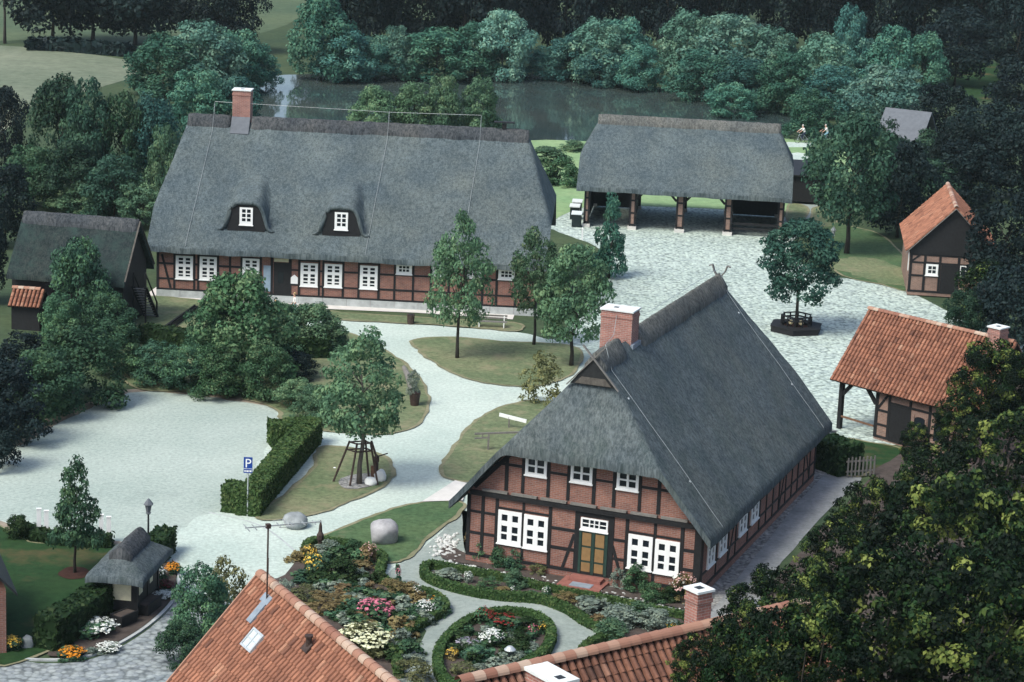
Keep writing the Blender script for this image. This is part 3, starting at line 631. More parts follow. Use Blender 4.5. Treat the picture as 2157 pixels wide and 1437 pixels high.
# owl hole, barge boards, ridge, chimney
b=MB(); b.prism([(W/2-1.10,RF-.12,ZO+.02),(W/2+1.10,RF-.12,ZO+.02),(W/2,RF-.12,ZR+.05)],(0,-.05,0)); ow=b.build('owl_hole','iron_black',A)
b=MB(); b.prism([(W/2-.86,RF-.18,ZO+.06),(W/2+.86,RF-.18,ZO+.06),(W/2+.56,RF-.18,ZO+.38),(W/2-.56,RF-.18,ZO+.38)],(0,-.03,0)); b.build('louvre_board','bark_pale',ow)
for s_ in (-1,1):
    b=MB(); b.bar((W/2+s_*1.24,RF-.24-.05*s_,ZO-.06),(W/2-s_*.52,RF-.24-.05*s_,ZR+.60),.05,.13,(0,-1,0)); b.build('barge_board','timber_brown' if 0 else 'weathered_wood',A)
def horse(parent,y):
    b=MB()
    for s in (-1,1):
        pts=[(W/2-s*.1,y+.04*s,ZR-.1),(W/2+s*.28,y+.04*s,ZR+.40),(W/2+s*.38,y+.04*s,ZR+.72),(W/2+s*.56,y+.04*s,ZR+.66)]
        for p,q,w_ in zip(pts,pts[1:],(.24,.22,.16)): b.bar(p,q,.05,w_,(0,1,0))
    return b.build('gable_finial','weathered_wood',parent)
horse(A,L_-.62)
frR=lambda x,d,z:(W/2+d,x,z)
ridge_cap(A,frR,RF-.05,3.6,ZR,tA*.9,.52,.34,'heather_ridge_grey'); ridge_cap(A,frR,5.95,L_-.66,ZR,tA*.9,.52,.34,'heather_ridge_grey')
chimney(A,IDF,4.35,5.86,4.75,5.8,8.6,11.48,((.38,.5),(.68,.62)))
b=MB(); b.box(IDF,5.86,5.99,4.7,5.85,9.75,10.0); b.build('flashing','lead_grey',A)
s=lambda x,y: (x,y,zA(x,y)+.09)
xr=lambda y: [s(W/2+q,y) for q in (.6,1.6,2.6,3.6,4.6,5.6,6.15)]
xl=[s(W/2-q,1.3) for q in (.6,2,4,6.1)]
wires(A,[[(5.1,4.74,11.3),(W/2,3.0,ZR+.55),(W/2+.1,1.6,ZR+.42)]+xr(1.2),[(W/2,L_-.8,ZR+.5)]+xr(L_-1.0),[(5.2,5.81,11.3),(W/2,8,ZR+.62),(W/2,L_-.9,ZR+.6)],xl])
for y,x in ((1.0,W/2+1.6),(1.2,W/2+4.6),(L_-1.2,W/2+1.4),(L_-1.0,W/2+4.4)): q=s(x,y); b=MB(); b.sphere((q[0]-.1,q[1],q[2]),.065); b.build('wire_insulator','galvanised',A)
# ================================================================== long house
LW,LL,LZE,LZR,LOE,LOL,LZH=14.85,25.47,3.531,10.97,.692,.566,5.962
B=thing('thatched_long_house','long low brick farmhouse under a huge grey thatched roof with two eyebrow dormers','house',(-23.829,155.988,0),-.04)
tB=(LZR-LZE)/(LW/2+LOE); h1=(LZR-LZH)/(.738+LOL); h2=(LZR-LZH)/(1.409+LOL); DORM=((5.87,.62),(12.2,.62)); TB=.36
def bell(d):
    d=abs(d)
    if d<1.35: return .26+.74*(1-(d/1.35)**5)
    return .26*max(0,1-(d-1.35)/.75)**1.5
def zB(x,y):
    f=LZE+tB*(y+LOE); z=smin(f,LZE+tB*(LW+LOE-y),.35)
    for xc,yd in DORM:
        if y>=yd-.0005 and abs(x-xc)<2.4 and y<6:
            sm=bell(x-xc)
            z=smax(z,LZE+tB*(yd+LOE)-.35+2.15*sm+(y-yd)*.40,.22)-.0
    z=smin(z,LZH+h1*(x+LOL),.4); z=smin(z,LZH+h2*(LL+LOL-x),.4)
    return z+.05*pn(x*.55,y*.6,1)+.02*pn(x*2.1,y*2.7,5)
xs=frange(-LOL,LL+LOL,.2,(.738,)); ys=frange(-LOE,.617,.2)[:-1]+[.617,.6205]+frange(.75,LW/2,.22)+frange(LW/2+.3,LW+LOE,.4)
roof_field('thatched_roof',B,xs,ys,zB,TB,'thatch')
frB=lambda a,d,z:(a,-d,z)
for xc,yd in DORM:
    lo=LZE+tB*(yd+LOE); out=[]; lip=[]
    for k in range(25):
        x=xc-1.9+3.8*k/24; zz=lo-.35+2.15*bell(x-xc); g0=zB(x,yd-.01); lip.append((x,yd-.10,max(g0-.02,zz+.02)))
        x=xc-1.30+2.60*k/24; out.append((x,lo-.35+2.15*bell(x-xc)-.03))
    base=[(xc+1.2,lo-.28),(xc-1.2,lo-.28)]
    b=MB(); b.prism([(a,yd-.05,z) for a,z in out+base],(0,-.06,0)); dm=b.build('dormer_front','timber',B)
    b=MB(); b.tube(lip,[.05]+[.06+.11*math.sin(math.pi*k/24)**.5 for k in range(1,24)]+[.05],8); b.build('thatch_lip','thatch',dm,True)
    window(B,lambda a,d,z,yd=yd:(a,yd-.13-d,z),xc-.44,xc+.44,LZE+tB*(yd+LOE)+.34,LZE+tB*(yd+LOE)+1.50,((.18,.46),(.56,.84)),((.10,.30),(.36,.56),(.62,.80)),.05,name='dormer_window')
b=MB(); wt=3.72
b.box(lambda a,d,z:(a,d,z),0,LL,0,.25,.0,wt); b.box(lambda a,d,z:(a,d,z),0,LL,LW-.25,LW,.0,wt)
for x in (0,LL-.25):
    zz=6.6; yy=(zz+TB-LZE)/tB-LOE+.1; pl=[(.26,0),(LW-.26,0),(LW-.26,wt),(LW-yy,zz),(yy,zz),(.26,wt)]
    b.prism([(x,y,z) for y,z in pl],(.25,0,0),pl)
b.build('wall','brick',B)
b=MB()
for k in range(16):
    a=k*LL/16; b.box(frB,a+.01,a+LL/16-.01,-.02,.06+.02*rnd.random(),-.1,.50)
b.build('stone_plinth','stone_plinth',B)
P_=[(q,.6,3.7,w_) for q,w_ in ((.09,.18),(1.20,.15),(2.52,.15),(2.81,.14),(4.12,.15),(4.93,.15),(5.67,.15),(6.97,.15),(7.72,.2),(8.94,.2),(9.55,.15),(10.86,.14),(11.15,.14),(12.48,.15),(13.5,.15),(14.84,.15),(15.9,.15),(17.12,.15),(18.3,.15),(19.5,.15),(20.6,.15),(21.72,.15),(22.66,.15),(23.92,.15),(25.38,.18))]
RL=[(0,LL,.57,.15),(0,LL,3.55,.22)]
for z in (2.3,1.27):
    for a0,a1 in ((0,1.2),(2.5,2.8),(4.1,5.67),(8.94,9.55),(10.86,11.15),(12.48,13.5),(14.84,15.9),(17.1,18.3),(19.5,20.6),(21.7,22.66),(23.9,LL)): RL.append((a0,a1,z,.12))
for a0,a1 in ((15.9,17.1),(18.3,19.5),(20.6,21.7),(22.66,23.9)): RL.append((a0,a1,1.27,.12)); RL.append((a0,a1,2.3,.12))
for a0,a1 in ((1.2,2.5),(2.8,4.1),(5.67,6.97),(9.55,10.86),(11.15,12.48),(13.5,14.84)): RL.append((a0,a1,1.22,.1)); RL.append((a0,a1,2.96,.12))
frame_beams(B,frB,P_,RL,[(.35,2.9,.95,.65,.15),(24.0,2.9,25.0,.7,.15)])
LR=((.09,.20),(.245,.355),(.48,.60),(.645,.765),(.81,.89))
for a0,a1,z0 in ((1.29,2.44,1.31),(2.89,4.03,1.33),(5.76,6.88,1.36),(9.63,10.78,1.25),(11.23,12.4,1.27),(13.59,14.76,1.28)): window(B,frB,a0,a1,z0,z0+1.56,((.17,.43),(.58,.84)),LR,.06)
for a0,a1 in ((15.99,17.03),(18.4,19.42),(20.7,21.63),(22.76,23.83)): window(B,frB,a0,a1,2.40,3.05,((.18,.36),(.41,.59),(.64,.82)),((.16,.42),(.5,.76)),.06)
d=MB(); d.box(frB,7.84,8.84,-.02,.01,.6,2.75); dr=d.build('door','timber',B); d=MB(); d.box(frB,8.12,8.5,.011,.03,1.35,2.15); d.build('pane','glass',dr)
d=MB(); d.box(frB,7.16,7.64,.0,.05,.75,2.5); d.build('shutter','door_blue',B)
d=MB(); d.box(frB,7.86,8.82,.0,.06,2.80,3.02); d.build('door_sign_board','ochre_paper',B)
d=MB(); d.prism([(8.99,-.01,1.36),(9.46,-.01,1.36),(9.46,-.01,1.78),(9.225,-.01,1.98),(8.99,-.01,1.78)],(0,-.04,0)); d.build('notice_board','white_paint',B)
ridge_cap(B,lambda x,d,z:(x,LW/2+d,z),.70,3.65,LZR-.02,tB,.55,.36,'heather_ridge'); ridge_cap(B,lambda x,d,z:(x,LW/2+d,z),5.1,LL-1.35,LZR-.02,tB,.55,.36,'heather_ridge')
chimney(B,IDF,3.74,4.96,LW/2-.12,LW/2+1.0,9.9,13.0,((.5,.5),))
d=MB(); d.prism([(3.72,LW/2-.9,zB(4.3,LW/2-.9)-.02),(4.98,LW/2-.9,zB(4.3,LW/2-.9)-.02),(4.98,LW/2-.12,LZR+.2),(3.72,LW/2-.12,LZR+.2)],(0,-.03,.06)); d.build('flashing','roof_slate',B)
s=lambda x,y:(x,y,zB(x,y)+.08)
L3=[]
for x0,dx in ((2.5,-.5),(14.5,-.55),(20.8,-.55)):
    L3.append([(x0,LW/2,LZR+.2),(x0,LW/2,LZR+1.15)]); L3.append([(x0,LW/2-.05,LZR+1.1)]+[s(x0+dx*k/5,LW/2-.9-(LW/2-.9+.6)*k/5) for k in range(6)])
L3.append([(2.5,LW/2,LZR+1.2),(14.5,LW/2,LZR+1.05),(20.8,LW/2,LZR+1.15)]); wires(B,L3,.013)
d=MB(); d.bar((22.4,LW/2,LZR+.3),(22.4,LW/2,LZR+.65),.3); d.bar((21.7,LW/2,LZR+.75),(23.1,LW/2,LZR+.75),.5,.07); d.build('vent_cowl','timber',B)
# ================================================================== open cart shed
SW,SL,SZE,SZR,SOE,SOL,SZH=9.48,15.391,3.341,8.084,.692,.751,5.52
S=thing('open_cart_shed','open timber cart shed with thatched roof and brick filled pillars behind the cobbled yard','shed',(5.362,186.934,0),-.089)
tS=(SZR-SZE)/(SW/2+SOE); h3=(SZR-SZH)/(.56+SOL)
def zS(x,y):
    z=smin(SZE+tS*(y+SOE),SZE+tS*(SW+SOE-y),.3); z=smin(z,SZH+h3*(x+SOL),.35); z=smin(z,SZH+h3*(SL+SOL-x),.35); return z+.035*pn(x*.7,y*.8,3)+.015*pn(x*2.5,y*2.5,1)
roof_field('thatched_roof',S,frange(-SOL,SL+SOL,.2),frange(-SOE,SW+SOE,.24),zS,.34,'thatch')
ridge_cap(S,lambda x,d,z:(x,SW/2+d,z),.4,SL-.4,SZR-.02,tS,.5,.34,'heather_ridge_grey')
frS=lambda a,d,z:(a,-d,z); PIL=((-.14,.33),(3.45,4.0),(7.14,7.80),(10.94,11.57),(15.1,15.62))
for a0,a1 in PIL:
    for y0 in (0,SW-.35):
        f_=lambda a,d,z,y0=y0:(a,y0+.3-d,z)
        b=MB(); b.box(f_,a0,a0+.15,0,.3,.28,3.4); b.box(f_,a1-.15,a1,0,.3,.28,3.4)
        for z in (.4,1.35,2.35): b.box(f_,a0+.15,a1-.15,0,.285,z-.07,z+.07)
        p=b.build('pillar','timber',S); b=MB()
        for z0,z1 in ((.47,1.28),(1.42,2.28),(2.42,3.3)): b.box(f_,a0+.152,a1-.152,.03,.27,z0,z1)
        b.build('brick_infill','brick_pale',p); b=MB(); b.box(f_,a0-.06,a1+.06,-.05,.42,0,.28); b.build('plinth_stone','concrete_pale',p)
b=MB(); b.box(frS,-.5,SL+.5,-.3,.0,3.25,3.48); b.box(frS,-.5,SL+.5,-SW,-SW+.3,3.25,3.48)
for a,sg in ((4.0,1),(7.14,-1),(7.80,1),(10.94,-1)):
    for y in (.15,SW-.2): b.bar((a,y,2.45),(a+sg*.72,y,3.25),.14,.17)
b.build('beam','timber',S)
for q0,q1,a0,a1 in ((.0,3.9,.05,3.75),(11.0,SL,11.2,SL-.1)):
    b=MB(); b.box(frS,q0,q1,-SW+.4,-SW+.45,.1,3.4)
    for a in (a0,a1): b.box(lambda q,d,z:(a+d,q,z),.4,SW-.4,0,.05,.1,3.39)
    b.build('board_wall','timber',S)
b=MB(); b.box(frS,11.6,15.1,-.28,-.2,.45,.65); b.box(frS,11.6,15.1,-.28,-.2,.85,1.05); b.build('barrier','timber',S)
# ================================================================== small thatched barn
D=thing('thatched_barn','small dark barn with green stained thatch and an outside stair, half hidden by bushes','barn',(-31.677,147.64,0),-.16)
DL,DW,DZE,DZR,DO=7.319,4.579,3.078,6.384,.675; tD=(DZR-DZE)/(DW/2+DO)
def zD(x,y): return smin(DZE+tD*(y+DO),DZE+tD*(DW+DO-y),.2)+.03*pn(x*.9,y,2)
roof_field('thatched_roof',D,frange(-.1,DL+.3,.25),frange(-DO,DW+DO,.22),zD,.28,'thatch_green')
ridge_cap(D,lambda x,d,z:(x,DW/2+d,z),-.05,DL+.25,DZR-.02,tD,.45,.30,'heather_ridge')
b=MB(); pl=[(0,0),(DW,0),(DW,DZE+tD*DO-.3),(DW/2,DZR-.45),(0,DZE+tD*DO-.3)]
for x in (0,DL-.1): b.prism([(x,y,z) for y,z in pl],(.1,0,0))
b.box(IDF,.1,DL-.1,0,.1,0,3.3); b.box(IDF,.1,DL-.1,DW-.1,DW,0,3.3); b.build('board_wall','timber',D)
b=MB()
for y,sg in ((-.05,1),(DW+.05,-1)): b.bar((DL+.32,y-sg*.6,DZE+.1),(DL+.32,DW/2,DZR+.1),.05,.10,(1,0,0))
b.build('barge_board','bark_pale',D)
st=MB()
for x in (DL+.25,DL+1.05): st.bar((x,3.6,.1),(x,1.2,2.5),.08,.25,(1,0,0)); st.bar((x,3.6,1.0),(x,1.2,3.4),.06,.08,(1,0,0)); st.bar((x,3.55,0),(x,3.55,1.05),.09); st.bar((x,1.25,0),(x,1.25,3.4),.09)
sta=st.build('stair','timber',D); st=MB()
for k in range(11): st.box(IDF,DL+.25,DL+1.05,1.3+.22*k-.1,1.3+.22*k+.1,2.35-.22*k,2.4-.22*k)
st.build('tread','weathered_wood',sta)
# ================================================================== tiled brick hut
E_=thing('brick_hut','small half timbered brick hut with red tiled gable roof beside the dark trees','hut',(27.832,166.456,.08),-.105)
EW,EL,EZE,EZR,EO,EF=5.859,9.519,3.206,6.478,.304,.286; tE=(EZR-EZE)/(EW/2+EO)
def gable_tiles(par,W_,L2,ze,zr,oe,of,matn='tile_red',al='y',tw=.24,tl=.34):
    """tiled gable roof, ridge along local y (al='y') or x"""
    f=(lambda a,d,z:(d,a,z)) if al=='y' else (lambda a,d,z:(a,d,z))
    V_=lambda a,d,z: Vector(f(a,d,z)); b=MB(); run=W_/2+oe; rise=zr-ze; sl=math.hypot(run,rise); nr_=int(sl/tl); tl2=sl/nr_; ln=L2+2*of; nc=int(ln/tw); tw2=ln/nc
    for s in (-1,1):
        dn=(V_(0,s*run,-rise)-V_(0,0,0)).normalized(); a_=(V_(1,0,0)-V_(0,0,0)); n=a_.cross(dn); n=n if n.z>0 else -n
        tiles(b,V_(-of,W_/2,zr),a_,dn,n,nc,nr_,tw2,tl2)
        e=.06; c=[V_(-of,W_/2,zr-.01),V_(L2+of,W_/2,zr-.01),V_(L2+of,W_/2+s*run,ze-.01),V_(-of,W_/2+s*run,ze-.01)]; k0=len(b.t); b.prism([q-n*.03 for q in c],-n*e); b.t[k0:]=[0]*(len(b.t)-k0)  # slab toned near-black: groove shade between tiles put into its colour
    r_=b.build('tiled_roof',matn,par,False,True)
    ridge_tiles(par,V_(-of-.02,W_/2,zr+.02),V_(L2+of+.02,W_/2,zr+.02)); return r_
gable_tiles(E_,EW,EL,EZE,EZR,EO,EF,'tile_red','y')
frE=lambda a,d,z:(a,-d,z); ug=lambda a: EZE+tE*(min(a,EW-a)+EO)-.12
b=MB(); pl=[(0,0),(EW,0),(EW,ug(EW)),(EW/2,EZR-.15),(0,ug(0))]
for y in (0,EL-.2): b.prism([(a,y,z) for a,z in pl],(0,.2,0),pl)
b.box(lambda a,d,z:(d,a,z),.21,EL-.21,0,.2,0,ug(0)-.03); b.box(lambda a,d,z:(EW-.2+d,a,z),.21,EL-.21,0,.2,0,ug(0)-.03); b.build('wall','brick_pale',E_)
b=MB(); b.prism([(-.05,-.01,3.0),(EW+.05,-.01,3.0),(EW+.05,-.01,ug(0)+.02),(EW/2,-.01,EZR-.12),(-.05,-.01,ug(0)+.02)],(0,-.06,0)); b.build('gable_boarding','timber',E_)
frame_beams(E_,frE,[(.1,.3,3.0,.2),(1.08,.3,3.0,.17),(2.15,.3,3.0,.17),(3.45,.3,3.0,.17),(4.6,.3,3.0,.17),(EW-.1,.3,3.0,.2)],[(0,EW,.32,.16),(0,1.08,2.37,.13),(0,1.08,1.42,.13),(1.08,2.15,2.37,.13),(1.08,2.15,1.42,.13),(2.15,3.45,2.37,.16),(3.45,EW,2.37,.13),(3.45,EW,1.42,.13),(0,EW,2.95,.2)],[(.12,2.4,.75,2.95,.13),(EW-.12,2.4,EW-.75,2.95,.13)])
window(E_,frE,1.18,2.04,1.50,2.30,((.2,.48),(.54,.82)),((.18,.47),(.53,.82)),.05); window(E_,frE,3.56,4.36,1.55,2.32,((.08,.48),(.54,.92)),((.08,.47),(.53,.92)),.05)
d=MB(); d.box(frE,2.24,3.36,-.02,.015,.25,2.28); d.build('door','timber',E_)
b=MB()
for s in (-1,1): b.bar((EW/2+s*(EW/2+EO),-EF,EZE-.12),(EW/2,-EF,EZR-.08),.04,.18,(0,1,0))
b.build('barge_board','weathered_wood',E_)
b=MB(); b.box(lambda a,d,z:(-d,a,z),.6,1.1,.0,.04,1.6,2.9); b.build('side_board','white_render',E_)
# ================================================================== bakehouse
Fh=thing('tiled_bakehouse','half timbered bakehouse with red tiled roof, open porch post and brick chimney','outbuilding',(18.507,130.255,0),-.779)
gable_tiles(Fh,5.462,9.0,2.849,6.506,.437,.465,'tile_red','x')
frF=lambda a,d,z:(a,-d,z); FWd=5.462; tF=(6.506-2.849)/(FWd/2+.437); uf=lambda y:2.849+tF*(min(y,FWd-y)+.437)-.12
b=MB(); pl=[(0.2,0),(FWd-.2,0),(FWd-.2,uf(.2)),(FWd/2,6.35),(.2,uf(.2))]
for x in (2.5,8.8): b.prism([(x,y,z) for y,z in pl],(.2,0,0),pl)
b.box(frF,2.5,9,-.2,0,0,3.0); b.box(frF,2.5,9,-FWd,-FWd+.2,0,3.0); b.build('wall','brick_pale',Fh)
b=MB(); b.bar((.05,.1,0),(.05,.1,2.95),.24); b.bar((.05,FWd-.1,0),(.05,FWd-.1,2.95),.24); b.box(frF,-.4,9.2,-.2,.06,2.72,2.98); b.box(frF,-.4,9.2,-FWd,-FWd+.2,2.72,2.98); b.box(lambda q,d,z:(d,q,z),.2,FWd-.2,-.05,.15,2.72,2.96)
b.bar((.1,.1,2.0),(.75,.1,2.75),.14,.2); b.bar((2.5,.02,2.0),(1.85,.02,2.75),.14,.2); b.build('porch_post','timber',Fh)
frame_beams(Fh,frF,[(2.6,.15,2.75,.2),(3.42,.15,2.75,.17),(4.82,.15,2.75,.17),(6.13,.15,2.75,.17),(7.4,.15,2.75,.17),(8.9,.15,2.75,.2)],[(2.5,9,.2,.14),(2.6,3.42,1.7,.12),(2.6,3.42,.92,.12),(3.42,9,2.28,.14)],[(2.62,1.75,3.3,2.7,.13)])
d=MB(); d.box(frF,3.5,4.74,-.02,.02,.1,2.2); d.build('door','timber',Fh)
for a0,a1 in ((5.15,5.85),(6.48,7.18)):
    b=MB(); n_=8; arch=[(a0,.8),(a1,.8),(a1,1.75)]+[((a0+a1)/2+(a1-a0)/2*math.cos(math.pi*k/n_),1.75+.16*math.sin(math.pi*k/n_)) for k in range(1,n_)]+[(a0,1.75)]
    b.prism([(a,.0,z) for a,z in arch],(0,-.04,0)); wn=b.build('arched_window','glass',Fh)
    b=MB(); b.box(frF,a0-.12,a1+.12,0,.1,.68,.79); b.box(frF,a0-.13,a0-.01,0,.05,.8,1.95); b.box(frF,a1+.01,a1+.13,0,.05,.8,1.95); b.build('window_surround','brick_pale',wn)
b=MB(); b.bar((.2,.0,.78),(2.45,.0,.72),.07,.1); b.build('porch_rail','timber_brown',Fh)
chimney(Fh,IDF,8.15,8.9,FWd/2-.95,FWd/2-.15,5.0,7.25,((.5,.5),))
# ================================================================== near tiled house at the bottom left
Gh=thing('red_tiled_house','near house with bright red tiled roof, skylight and television aerial','house',(-7.786,73.397,0),-1.074)
gp=.822; GZ=10.0; b=MB(); dnl=Vector((0,-math.cos(gp),-math.sin(gp))); nl=Vector((0,-math.sin(gp),math.cos(gp))); dnr=Vector((0,math.cos(gp),-math.sin(gp))); nrr=Vector((0,math.sin(gp),math.cos(gp)))
sky_c=(13,17,13,15)
tiles(b,(0,0,GZ),(1,0,0),dnl,nl,56,24,.235,.36); tiles(b,(0,0,GZ),(1,0,0),dnr,nrr,56,24,.235,.36)
ln=56*.235
for dn_,n_ in ((dnl,nl),(dnr,nrr)): c=[Vector((0,0,GZ-.01)),Vector((ln,0,GZ-.01)),Vector((ln,0,GZ-.01))+dn_*8.7,Vector((0,0,GZ-.01))+dn_*8.7]; k0=len(b.t); b.prism([q-n_*.03 for q in c],-n_*.12); b.t[k0:]=[0]*(len(b.t)-k0)  # near-black slab tone paints the shade in the tile gaps
b.build('tiled_roof','tile_red',Gh,False,True); ridge_tiles(Gh,(-.05,0,GZ+.04),(ln,0,GZ+.04),.15,.40)
b=MB(); vt=8.64*math.cos(gp)-.5; ez=GZ-8.64*math.sin(gp)+.3
pl=[(-vt,0),(vt,0),(vt,ez),(0,GZ-.25),(-vt,ez)]
for x in (.3,ln-.5): b.prism([(x,y,z) for y,z in pl],(.25,0,0),pl)
b.box(IDF,.56,ln-.51,-vt,-vt+.25,0,ez); b.box(IDF,.56,ln-.51,vt-.25,vt,0,ez); b.build('wall','brick',Gh)
b=MB(); b.bar(Vector((.02,0,GZ))+nl*.05,Vector((.02,0,GZ))+dnl*8.6+nl*.05,.06,.2,nl); b.build('verge_board','tile_ridge',Gh,False,True)
# --- fittings of the near house
def gpt(x,s,h=0): return Vector((x,0,GZ))+dnl*s+nl*h
b=MB(); fs=lambda a,d,z:gpt(a,z,d); b.box(fs,2.08,2.90,.02,.16,1.38,1.45); b.box(fs,2.08,2.90,.02,.16,2.0,2.07); b.box(fs,2.08,2.15,.02,.16,1.45,2.0); b.box(fs,2.83,2.90,.02,.16,1.45,2.0)
b.box(fs,2.47,2.51,.02,.15,1.45,2.0); b.box(fs,2.15,2.83,.02,.145,1.71,1.74); sk=b.build('skylight','galvanised',Gh)
b=MB(); b.box(fs,2.15,2.83,.05,.12,1.45,2.0); b.build('pane','skylight_glass',sk)
b=MB(); b.box(fs,1.15,1.75,.03,.11,.32,.62); b.box(fs,1.35,1.68,.03,.12,.62,1.38); b.build('flashing','lead_grey',Gh)
b=MB(); b.box(fs,5.1,5.5,.03,.16,.62,.95); b.lathe([(.10,0),(.10,.35),(.14,.36),(.14,.42)],gpt(5.3,.78,.05),8); b.build('vent_tile','rust_iron',Gh)
b=MB(); base=gpt(1.47,.55); top=base+Vector((0,0,2.55)); b.tube([base-Vector((0,0,.3)),top],.03,8); b.box(lambda a,d,z:top+Vector((a,d,z)),-.07,.07,-.07,.07,-.07,.07); b.bar(base+Vector((.14,-.05,1.0)),base+Vector((.14,-.05,1.55)),.05); b.bar(base+Vector((0,0,1.5)),base+Vector((.16,-.05,1.5)),.04)
mast=b.build('aerial_mast','rust_iron',Gh)
# boom direction in world roughly to the right and slightly away; convert into the house frame
wd=Matrix.Rotation(1.074,3,'Z'); X=(wd@Vector((.92,.38,0))).normalized(); Yv=X.cross(Vector((0,0,1)))
b=MB(); b.bar(top-X*.75,top+X*1.75,.035); 
for k,l in ((-.7,.36),(-.45,.30),(.35,.26),(.75,.24),(1.15,.22),(1.5,.2)):
    b.bar(top+X*k-Yv*l,top+X*k+Yv*l,.026)
b.tube([top+X*.25+Yv*.35+Vector((0,0,.04)),top+X*.6+Yv*.4+Vector((0,0,.05)),top+X*.6-Yv*.4+Vector((0,0,.05)),top+X*.25-Yv*.35+Vector((0,0,.04))],.012,5)
b.build('aerial','boulder_grey',mast)
b=MB(); b.bar((-.35,.25,GZ-1.0),(-.35,.25,GZ-.25),.3,.35); b.build('gable_vent','galvanised',Gh)
# ------------------------------------------------------------------ second near house (bottom right)
Hh=thing('old_tiled_house','near house with weathered dull red tiled roof and two chimneys at the bottom edge','house',(1.372,61.645,0),.6347)
HZ=12.0; hp=R(48); b=MB(); d1=Vector((0,-math.cos(hp),-math.sin(hp))); n1=Vector((0,-math.sin(hp),math.cos(hp))); d2=Vector((0,math.cos(hp),-math.sin(hp))); n2=Vector((0,math.sin(hp),math.cos(hp)))
tiles(b,(-3,0,HZ),(1,0,0),d1,n1,50,18,.255,.38); tiles(b,(-3,0,HZ),(1,0,0),d2,n2,50,18,.255,.38)
for dn_,n_ in ((d1,n1),(d2,n2)): c=[Vector((-3,0,HZ-.01)),Vector((9.75,0,HZ-.01)),Vector((9.75,0,HZ-.01))+dn_*6.9,Vector((-3,0,HZ-.01))+dn_*6.9]; k0=len(b.t); b.prism([q-n_*.03 for q in c],-n_*.12); b.t[k0:]=[0]*(len(b.t)-k0)  # slab tone painted near-black for the shade between tiles
b.build('tiled_roof','tile_old',Hh,False,True); ridge_tiles(Hh,(-3,0,HZ+.04),(9.75,0,HZ+.04),.16,.38)
b=MB(); vt=6.84*math.cos(hp)-.5; ez=HZ-6.84*math.sin(hp)+.3; pl=[(-vt,0),(vt,0),(vt,ez),(0,HZ-.3),(-vt,ez)]
for x in (-2.7,9.3): b.prism([(x,y,z) for y,z in pl],(.25,0,0),pl)
b.box(IDF,-2.44,9.29,-vt,-vt+.25,0,ez); b.box(IDF,-2.44,9.29,vt-.25,vt,0,ez); b.build('wall','brick',Hh)
chimney(Hh,IDF,-.90,-.22,-1.55,-.08,9.8,12.02,((.5,.22),(.5,.45),(.5,.85)),cap=.09)
chimney(Hh,IDF,5.42,5.95,.18,.72,10.6,12.95,((.5,.5),))
# ------------------------------------------------------------------ dark roof corner at the left edge
Kh=thing('dark_tiled_house','corner of a dark roofed house cut by the left edge beside the lawn','house',at(-70,1330),.35)
b=MB(); b.box(IDF,-3,1.2,-3,3,0,2.8); b.build('wall','brick',Kh); b=MB(); b.prism([(1.6,-3.4,2.6),(1.6,3.4,2.6),(-1.2,3.4,5.6),(-1.2,-3.4,5.6)],(0,0,.12)); b.prism([(-1.21,-3.4,5.6),(-1.21,3.4,5.6),(-4,3.4,2.6),(-4,-3.4,2.6)],(0,0,.12)); b.build('roof','iron_black',Kh)
# grey roofed cottage among the trees at the right
p=at(1905,345); Qh=thing('grey_roofed_cottage','pale grey cottage roof showing between the trees on the right','house',p,-.5)
b=MB(); b.box(IDF,-2,2,-2,2,0,2.6); b.build('wall','weathered_wood',Qh); b=MB(); b.prism([(-2.3,-2.3,2.5),(2.3,-2.3,2.5),(2.3,-.01,5.0),(-2.3,-.01,5.0)],(0,.0,.15)); b.prism([(-2.3,2.3,2.5),(2.3,2.3,2.5),(2.3,.02,5.0),(-2.3,.02,5.0)],(0,.02,.15)); b.build('roof','roof_slate',Qh)
# dark timber shed behind the cart shed
p=at(1700,432); q=thing('dark_timber_shed','black boarded shed standing behind the right end of the open cart shed','shed',p,-.09)
b=MB(); b.box(IDF,-1.6,1.4,0,3,.25,2.5); b.build('board_wall','timber',q); b=MB(); b.prism([(-1.8,-.3,2.45),(1.6,-.3,2.45),(1.6,3.3,3.2),(-1.8,3.3,3.2)],(0,0,.12)); b.build('roof','iron_black',q); b=MB(); b.bar((-1.3,.1,-.05),(-1.3,.1,.3),.2); b.bar((1.1,.1,-.05),(1.1,.1,.3),.2); b.build('foot_post','timber',q)
# little red tiled shed by the barn
q=thing('tiled_shelter','tiny shelter with red pantile roof among bushes left of the barn','shelter',at(22,694),-.12)
gable_tiles(q,1.6,1.9,1.55,2.5,.25,.1,'tile_red','x'); b=MB(); b.box(IDF,.05,1.85,.05,1.55,0,1.5); b.build('wall','timber',q)
